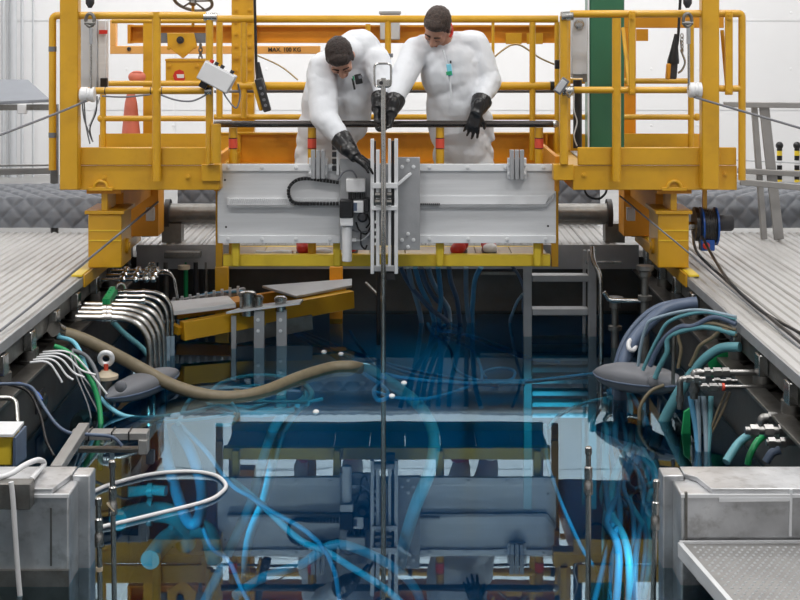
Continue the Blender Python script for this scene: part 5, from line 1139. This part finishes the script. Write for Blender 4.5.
fitting_pipe('steel pipe with nuts at the deck edge above the tank', 766, 830, 418, 7.7, 0.02, ((768, 9), (782, 9), (793, 5)), 10)
part('orange_ring', MB().cyl(P(722, 387, 8.24), P(724.5, 387, 8.24), 0.022, 14), REDO, label='orange ring on the steel pipe', cat='ring')
hose('teal hose running down beside the lowest steel pipes', [P(752, 433, 7.6), P(742, 440, 7.6), P(735, 448, 7.55), P(726, 462, 7.5)], 0.022, TEAL, 'shore_hose')
hose('green hose beside the lowest teal hose', [P(766, 434, 7.7), P(757, 442, 7.65), P(750, 455, 7.6), P(748, 464, 7.6)], 0.018, GREENH, 'shore_hose')
hose('dark blue hose curving out under the lowest pipes', [P(780, 450, 7.5), P(772, 453, 7.5), P(766, 462, 7.5)], 0.022, SLATE, 'shore_hose')
for k, q in enumerate(([(726, 392), (716, 415), (706, 445)], [(730, 392), (722, 412), (708, 440)])):
    wire('thin beige rod slanting below the steel fittings, %s of the two' % ('lower', 'upper')[k], [P(u, v, 8.3) for u, v in q], 0.007, KHAKI, 'slanting_rod', 'rod', 'slanting rods')
for k, (u, v0, v1) in enumerate(((615, 275, 330), (645, 268, 300))):
    t = part('jack', MB().lathe([(0.03, -0.6), (0.03, -0.005), (0.05, 0), (0.05, 0.03), (0.025, 0.035), (0.025, 0.16), (0.04, 0.165), (0.04, 0.2), (0.06, 0.21), (0.06, 0.24)], P(u, v1, 10.9 - 0.5 * k), (0, 0, 1), 16), STEELD, label=('dark jack post standing beside the ladder handrail', 'dark jack post under the yellow truck')[k], cat='jack')
part('bent_tube', MB().tube(corners([P(604, 292, 10.6), P(609, 300, 10.6), P(648, 301, 10.5)], 0.06), 0.016, 10), STEEL, label='bent steel tube beside the ladder handrail', cat='tube')

# --- things on the near shore wall
part('bracket_beam', MB().bar(P(56, 470, 6.95), P(84, 427, 7.7), 0.055, 0.045), STEELM, label='grey steel bracket beam leading to the cable tray', cat='beam', bevel=0.004)
t = thing('cable_tray', 'short grey cable tray with dark cables over the water', 'tray', P(115, 456, 7.6))
part('plate', MB().pbox(70, 147, 433, 440.5, 7.6, 0.09), STEELM, t, bevel=0.004)
part('plate', MB().pbox(78, 147, 449, 453, 7.62, 0.06), STEELD, t, bevel=0.003)
part('end_block', MB().pbox(138, 147, 440.5, 455, 7.58, 0.08), STEELM, t, bevel=0.004)
for u in (88, 111, 128): part('cable_tie', MB().pbox(u, u + 1.2, 432, 441.5, 7.595, 0.1), BLACK, t)
hose('dark blue cable along the grey cable tray', [P(0, 384, 7.9), P(18, 384, 7.9), P(32, 388, 7.85), P(42, 404, 7.75), P(56, 424, 7.65), P(70, 433, 7.57), P(90, 434.5, 7.57), P(112, 437, 7.57), P(122, 446, 7.57)], 0.009, SLATE, 'cable', 'cable')
hose('bright blue cable at the edge of the ribbed deck', [P(-10, 383, 8.0), P(8, 384, 8.0), P(22, 384, 8.0), P(36, 392, 7.95), P(42, 400, 7.9)], 0.008, REEL, 'cable', 'cable')
hose('black cable hanging down the near pool wall', [P(6, 384, 8.1), P(28, 392, 8.0), P(40, 415, 7.8), P(46, 440, 7.5), P(54, 456, 7.3)], 0.007, BLACK, 'cable', 'cable')
part('grab_handle', MB().tube(corners([P(-12, 398, 7.6), P(16, 398, 7.6), P(19, 440, 7.4)], 0.05), 0.013, 10), STEEL, label='bent steel grab handle above the yellow bin', cat='handle')
t = thing('wall_port', 'small square port with a round plug in the near pool wall', 'port', P(57, 408, 8.2))
part('frame', MB().box(XL + 0.001, XL + 0.012, Y(8.75), Y(8.95), Z(410, 8.85), Z(391, 8.85)), DARK, t)
part('plug', MB().lathe([(0.05, 0), (0.05, 0.02), (0.03, 0.03)], (XL + 0.013, Y(8.86), Z(401, 8.85)), (1, 0, 0), 16), STEEL, t)
d = 6.95
t = thing('yellow_bin', 'small yellow bin under a white flap beside the welded tank', 'bin', P(4, 463, d))
part('bin', MB().pbox(-14, 12, 437, 466, d, 0.14), YEL2, t, bevel=0.008)
part('lid', MB().prism([P(-16, 437, d - 0.03), P(13, 437, d - 0.03), P(24, 424, d + 0.2), P(-6, 424, d + 0.2)], (0, 0, 0.012)), WHITEP, t)
part('side_panel', MB().prism([P(13, 438, d - 0.02), P(13, 466, d - 0.02), P(24, 458, d + 0.2), P(24, 426, d + 0.2)], (0.012, 0, 0)), SLATE, t)
# strip of cable on the wall behind: chequered pin box
# --- welded tanks either side of the near water
def tank(label, s):
    t = thing('welded_tank', label, 'tank', P(40 if s < 0 else 730, 600, 6.5))
    dA, dB, dC, zt = 6.48, 6.28, 6.60, 0.40
    if s < 0: po, pi, bi, bo, ni = X(90, dA), X(72, dA), X(69, dB), X(-60, dB), X(52, dB)
    else: po, pi, bi, bo, ni = X(663, dA), X(684, dA), X(681, dB), X(858, dB), X(712, dB)
    part('pillar', MB().box(po, pi, Y(dA), Y(dC), -1.2, zt), TANK, t, bevel=0.006)
    part('body', MB().box(bi, bo, Y(dB), Y(dA) - 0.002, -1.2, zt - 0.02), TANK, t, bevel=0.008)
    part('body', MB().box(pi - s * 0.002 * -1, bo, Y(dA) + 0.001, Y(dC), -1.2, zt - 0.02), TANK, t, bevel=0.004)
    part('top_plate', MB().prism([Vector((a, b, zt - 0.019)) for a, b in ((bo, Y(dB) + 0.006), (ni, Y(dB) + 0.006), (ni - s * 0.03, Y(dA) - 0.03), (pi + s * 0.003, Y(dA) + 0.02), (pi + s * 0.003, Y(dC)), (bo, Y(dC)))], (0, 0, 0.022)), TANK, t, bevel=0.003)
    part('rim', MB().bar((bo, Y(dB) - 0.003, zt - 0.024), (bi, Y(dB) - 0.003, zt - 0.024), 0.012, 0.014), ALUB, t)
    return t
tk = tank('bulky welded steel tank with white tube draped over it', -1)
part('foot_band', MB().box(X(-60, 6.27), X(69, 6.27), Y(6.262), Y(6.279), -0.10, Z(570, 6.27)), STEELD, tk)
part('shelf', MB().box(X(-40, 6.2), X(30, 6.2), Y(6.2), Y(6.279), Z(510, 6.2), Z(484, 6.2)), STEELD, tk, bevel=0.004)
part('weld_scar', MB().bar(P(51, 508, 6.278), P(51, 566, 6.278), 0.008, 0.004), STEELD, tk)
tk = tank('bulky welded steel tank behind the dimpled plate', 1)
part('weld_bar', MB().bar(P(719, 499.5, 6.275), P(790, 499, 6.275), 0.012, 0.016), ALUB, tk)
part('weld_bar', MB().bar(P(791, 489, 6.275), P(790, 536, 6.275), 0.01, 0.014), ALUB, tk)
part('weld_bar', MB().bar(P(686, 492, 6.275), P(686, 560, 6.275), 0.01, 0.014), STEELD, tk)
# dimpled plate
t = thing('dimpled_plate', 'grey dimpled metal platform plate in the lower corner', 'plate', (1.8, Y(5.5), 0.15))
part('plate', MB().prism([(1.175, Y(6.24), 0.165), (1.27, Y(5.35), 0.165), (1.36, Y(4.6), 0.165), (1.93, Y(4.6), 0.165), (1.93, Y(6.26), 0.165)], (0, 0, 0.022)), STEELM, t)
part('edge_bar', MB().bar((1.165, Y(6.24), 0.165), (1.352, Y(4.6), 0.165), 0.022, 0.06), ALU, t, bevel=0.003)
part('edge_bar', MB().bar((1.165, Y(6.25), 0.185), (1.93, Y(6.262), 0.185), 0.018, 0.02), ALU, t)
part('bracket', MB().bar((1.24, Y(6.2), 0.06), (1.24, Y(5.6), 0.16), 0.03, 0.012), ALUB, t)
part('support_leg', MB().box(1.45, 1.5, Y(5.6), Y(5.65), -1.2, 0.164), STEELD, t)
dm_ = MB()
for i in range(34):
    for k in range(48):
        x_ = 1.22 + 0.034 * i + (0.017 if k % 2 else 0); dd = 6.2 - 0.03 * k
        if x_ < 1.20 + (6.24 - dd) * 0.11 or x_ > 1.9 or dd < 4.9: continue
        dm_.lathe([(0.0085, 0), (0.005, 0.004)], (x_, Y(dd), 0.1868), (0, 0, 1), 6)
o = part('dimples', dm_, ALUD, t); o['kind'] = 'stuff'
# thin rods with threaded heads standing in the near water
for lab, u, ub_, v0, dd, collar in (('thin steel rod with a tag, taller of the pair by the tank', 112.2, 115, 468, 5.9, 500), ('thin steel rod, shorter of the pair by the tank', 98.5, 101, 505, 5.85, 532), ('thin steel rod standing alone in front of the ladder reflection', 588.5, 588, 454, 5.9, 480), ('thin steel rod close to the corner of the dimpled plate tank', 656.2, 652, 487, 5.95, 515)):
    a_ = P(u, v0, dd); b_ = P(ub_, 640, dd); b_ = a_ + (b_ - a_) * ((a_.z + 0.9) / (a_.z - b_.z)); ax_ = (a_ - b_).normalized()
    t = part('threaded_rod', MB().cyl(b_, a_, 0.0105, 12), STEEL, label=lab, cat='rod', group='rods in the near water')
    part('head', MB().lathe([(0.008, 0), (0.014, 0.005), (0.014, 0.03), (0.009, 0.035)], a_ - ax_ * 0.005, ax_, 10), STEEL, t)
    c_ = P(u + (ub_ - u) * (collar - v0) / (640 - v0), collar, dd)
    part('collar', MB().lathe([(0.011, -0.06), (0.018, -0.055), (0.018, -0.01), (0.014, 0.0), (0.016, 0.012), (0.016, 0.05), (0.011, 0.055)], c_, ax_, 12), STEEL, t)
    if 'tag' in lab: part('tag', MB().bar(P(107, 503, dd - 0.012), P(114.5, 511, dd - 0.012), 0.02, 0.004), WOOD, t)
    if 'shorter' in lab: part('tag', MB().cyl(P(99.4, 567, dd), P(99.5, 571, dd), 0.013, 12), WOOD, t)
# white tube: floating loop and the piece over the tank
part('tube_loop', MB().tube(spline([F(u, v, 0.009) for u, v in ((80, 500), (92, 492.5), (112, 484), (150, 474.5), (188, 471.5), (214, 475), (225.5, 484), (222, 492), (205, 501.5), (150, 515.5), (110, 525), (84, 531))], 8), 0.0105, 10), WHITEP, label='white plastic tube arched in a wide loop over the water', cat='tube')
part('draped_tube', MB().tube(spline([P(-20, 482, 6.2), P(8, 475, 6.3), P(25, 465, 6.42), P(38, 460, 6.5), P(44, 464, 6.55), P(36, 474, 6.45), P(31, 480, 6.3)], 8), 0.012, 10), WHITEP, label='white plastic tube draped over the top of the welded tank', cat='tube')
part('drain_tube', MB().tube(spline([P(11, 482, 6.17), P(13, 500, 6.17), P(17, 560, 6.17), P(20, 596, 6.17)], 6), 0.011, 10), WHITEP, label='cloudy tube hanging down the front of the welded tank', cat='tube')

# ------------------------------------------------------------------ the hall around the pool
# cable reel on the truck
d = 10.6
t = thing('cable_reel', 'black cable reel with blue side plates beside the yellow truck', 'cable reel', P(705, 252, d))
for u in (701, 715.5): part('side_plate', MB().lathe([(0.03, -0.006), (0.135, -0.006), (0.135, 0.006), (0.03, 0.006)], P(u, 226, d), (1, 0.0, 0), 28), REEL, t)
for k in range(7): part('cable_turn', MB().tube([P(703 + 1.75 * k, 226, d) + Vector((0, 0.115 * math.cos(a), 0.115 * math.sin(a))) for a in [2 * math.pi * i / 28 for i in range(28)]], 0.0085, 8, closed=True), BLACK, t)
part('drum', MB().cyl(P(701, 226, d), P(716, 226, d), 0.10, 20), BLACK, t)
part('motor', MB().lathe([(0.055, 0), (0.058, 0.01), (0.058, 0.10), (0.05, 0.115)], P(716.5, 223, d), (1, 0, 0), 18), DARK, t)
part('axle', MB().cyl(P(688, 226, d), P(701, 226, d), 0.03, 12), STEEL, t)
part('shield', MB().cyl(P(694, 224, d), P(697.5, 224, d), 0.12, 20), BLACK, t)
q = part('plug_box', MB().pbox(701, 715, 240, 251, d - 0.09, 0.09), REEL, t, bevel=0.006)
part('plug', MB().lathe([(0.024, 0), (0.024, 0.02), (0.015, 0.025)], P(706, 245.5, d - 0.09), (0, -1, 0), 14), RED, q)
part('hanger', MB().pbox(703, 707, 186, 212, d + 0.02, 0.03), YEL, t)
wire('black cable running from the reel across the ribbed deck, upper', [P(702, 236, 10.45), P(712, 255, 9.95), P(730, 282, 9.1), P(760, 310, 8.8), P(800, 333, 8.3), P(860, 366, 7.6)], 0.010, BLACK, 'deck_cable', 'cable')
wire('black cable running from the reel across the ribbed deck, lower', [P(693, 232, 10.45), P(697, 252, 10.0), P(720, 275, 9.9), P(755, 305, 9.0), P(800, 342, 8.05), P(860, 392, 7.0)], 0.010, BLACK, 'deck_cable', 'cable')
wire('black cable looped below the front of the end platform', [P(584, 188, 10.45), P(588, 196, 10.45), P(598, 199, 10.45), P(605, 194, 10.45), P(607, 188, 10.45)], 0.008, BLACK, 'looped_cable', 'cable')

# stainless guard rails round the hall floor
def ssrail(label, segs, posts, base):
    t = thing('steel_handrail', label, 'handrail', base)
    for a, b, w_, h_ in segs: part('rail', MB().bar(a - Vector((0, 0.06, 0)), b - Vector((0, 0.06, 0)), w_, h_), STEELM, t, bevel=0.006)
    for a, b, w_, h_ in posts: part('post', MB().bar(a, b, w_, h_, (0, 1, 0)), STEELM, t, bevel=0.004)
    return t
d = 12.0
ssrail('stainless steel handrail with slanted post beyond the cable reel', [(P(722, 104, d), P(900, 106, d), 0.05, 0.045), (P(736, 170, d), P(900, 178, d), 0.05, 0.045), (P(738, 181, d - .2), P(900, 196, d - .2), 0.03, 0.05)], [(P(754, 106, d), Vector((X(764, d), Y(d), DZ)), 0.045, 0.05), (P(764, 106, d - 0.03), Vector((X(778, d), Y(d) - 0.03, DZ)), 0.08, 0.02)], P(765, 238, d))
d = 14.5
ssrail('stainless steel double handrail below the sloped grey lid', [(P(-90, 166, d), P(57, 164.5, d), 0.02, 0.02), (P(-90, 173, d), P(57, 170, d), 0.05, 0.06)], [(P(53, 166, d), Vector((X(53, d), Y(d), 0.34)), 0.05, 0.03), (P(-60, 166, d), Vector((X(-60, d), Y(d), 0.34)), 0.05, 0.03)], Vector((X(0, d), Y(d), 0.34)))
# sloped grey lid on a bracket
d = 13.6
t = thing('sloped_cover', 'pale blue-grey sloped cover plate on a bracket beyond the guard rail', 'cover', Vector((X(10, d), Y(d), 0.34)))
part('cover', MB().prism([P(-60, 104, d), P(50, 99, d), P(28, 79.5, d + 0.7), P(-60, 79, d + 0.7)], (0, 0, -0.03)), COVER, t, bevel=0.004)
part('front_rail', MB().bar(P(-60, 108, d), P(58, 107, d), 0.06, 0.05), STEELD, t)
part('clip', MB().pbox(17, 26, 104, 114, d - 0.05, 0.06), WHITEP, t, bevel=0.01)
for u in (-40, 55): part('leg', MB().box(X(u, d) - 0.03, X(u, d) + 0.03, Y(d) - 0.02, Y(d) + 0.02, 0.34, Z(108, d)), STEELD, t)
# wall pipes at the end wall
for k, (u, r_) in enumerate(((3, 0.02), (13, 0.05), (22, 0.02), (33, 0.015), (7.5, 0.015))):
    dd = 19.7
    part('wall_conduit', MB().cyl((X(u, dd), Y(dd), 0.34), (X(u, dd), Y(dd), CEIL - 0.3), r_, 10), LGREY, label='%s upright grey conduit on the hall end wall beyond the sloped cover' % ('outermost', 'thickest', 'third', 'innermost', 'thin')[k], cat='conduit', group='conduits on the end wall')
part('floor_trunking', MB().box(X(-120, 18.5), X(70, 18.5), Y(18.5), Y(18.6), 0.34, Z(200, 18.5)), WOOD, label='pale skirting trunking along the end wall', cat='trunking', bevel=0.01)
# chequered cable drum
d = 15.0
t = thing('chequered_ring', 'black and white chequered ring standing behind the quilted blanket', 'ring', P(58, 214, d))
for k in range(26):
    a = 2 * math.pi * k / 26; b = 2 * math.pi * (k + 1) / 26
    part('segment', MB().tube([P(58, 204, d) + Vector((0.17 * math.cos(a + (b - a) * j / 3), 0, 0.17 * math.sin(a + (b - a) * j / 3))) for j in range(4)], 0.03, 8), BLACK if k % 2 else WHITEP, t)
part('stand', MB().box(X(50, d), X(66, d), Y(d) - 0.1, Y(d) + 0.1, 0.34, Z(215, d)), DARK, t)
# black and yellow barrier posts on the far wall side
for k, u in enumerate((779.5, 797)):
    d = 15.5
    t = thing('barrier_post', '%s black and yellow banded barrier post beyond the steel handrail' % ('nearer the yellow bridge', 'farther from the yellow bridge')[k], 'post', Vector((X(u, d), Y(d), 0.34)), 'banded barrier posts')
    v = 146; i = 0
    while v < 196:
        part('band', MB().cyl(P(u, v, d), P(u, v + 4.7, d), 0.028, 12), BLACK if i % 2 == 0 else YEL2 if v > 165 or i % 4 == 1 else WHITEP, t); v += 4.8; i += 1
    part('foot', MB().lathe([(0.13, 0), (0.12, 0.05), (0.05, 0.09)], Vector((X(u, d), Y(d), 0.34)), (0, 0, 1), 16), YEL2, t)
    part('stem', MB().cyl((X(u, d), Y(d), 0.43), P(u, 196, d), 0.028, 12), YEL2, t)
    part('cap', MB().ball(P(u, 145.5, d), 0.04), BLACK, t)
wire('thin grey chain line strung past the barrier posts', [P(735, 160, 15.4), P(800, 163, 15.4), P(880, 167, 15.4)], 0.008, LGREY, 'chain_line', 'chain')
# ceiling lamps of the hall
for x_, y_ in ((-3.2, -7.5), (3.2, -7.5), (-3.2, -2.2), (3.2, -2.2), (-3.2, 3.0), (3.2, 3.0)):
    part('ceiling_lamp_housing', MB().box(x_ - 1.15, x_ + 1.15, y_ - 0.5, y_ + 0.5, CEIL - 0.10, CEIL - 0.02), LGREY, kind='structure')
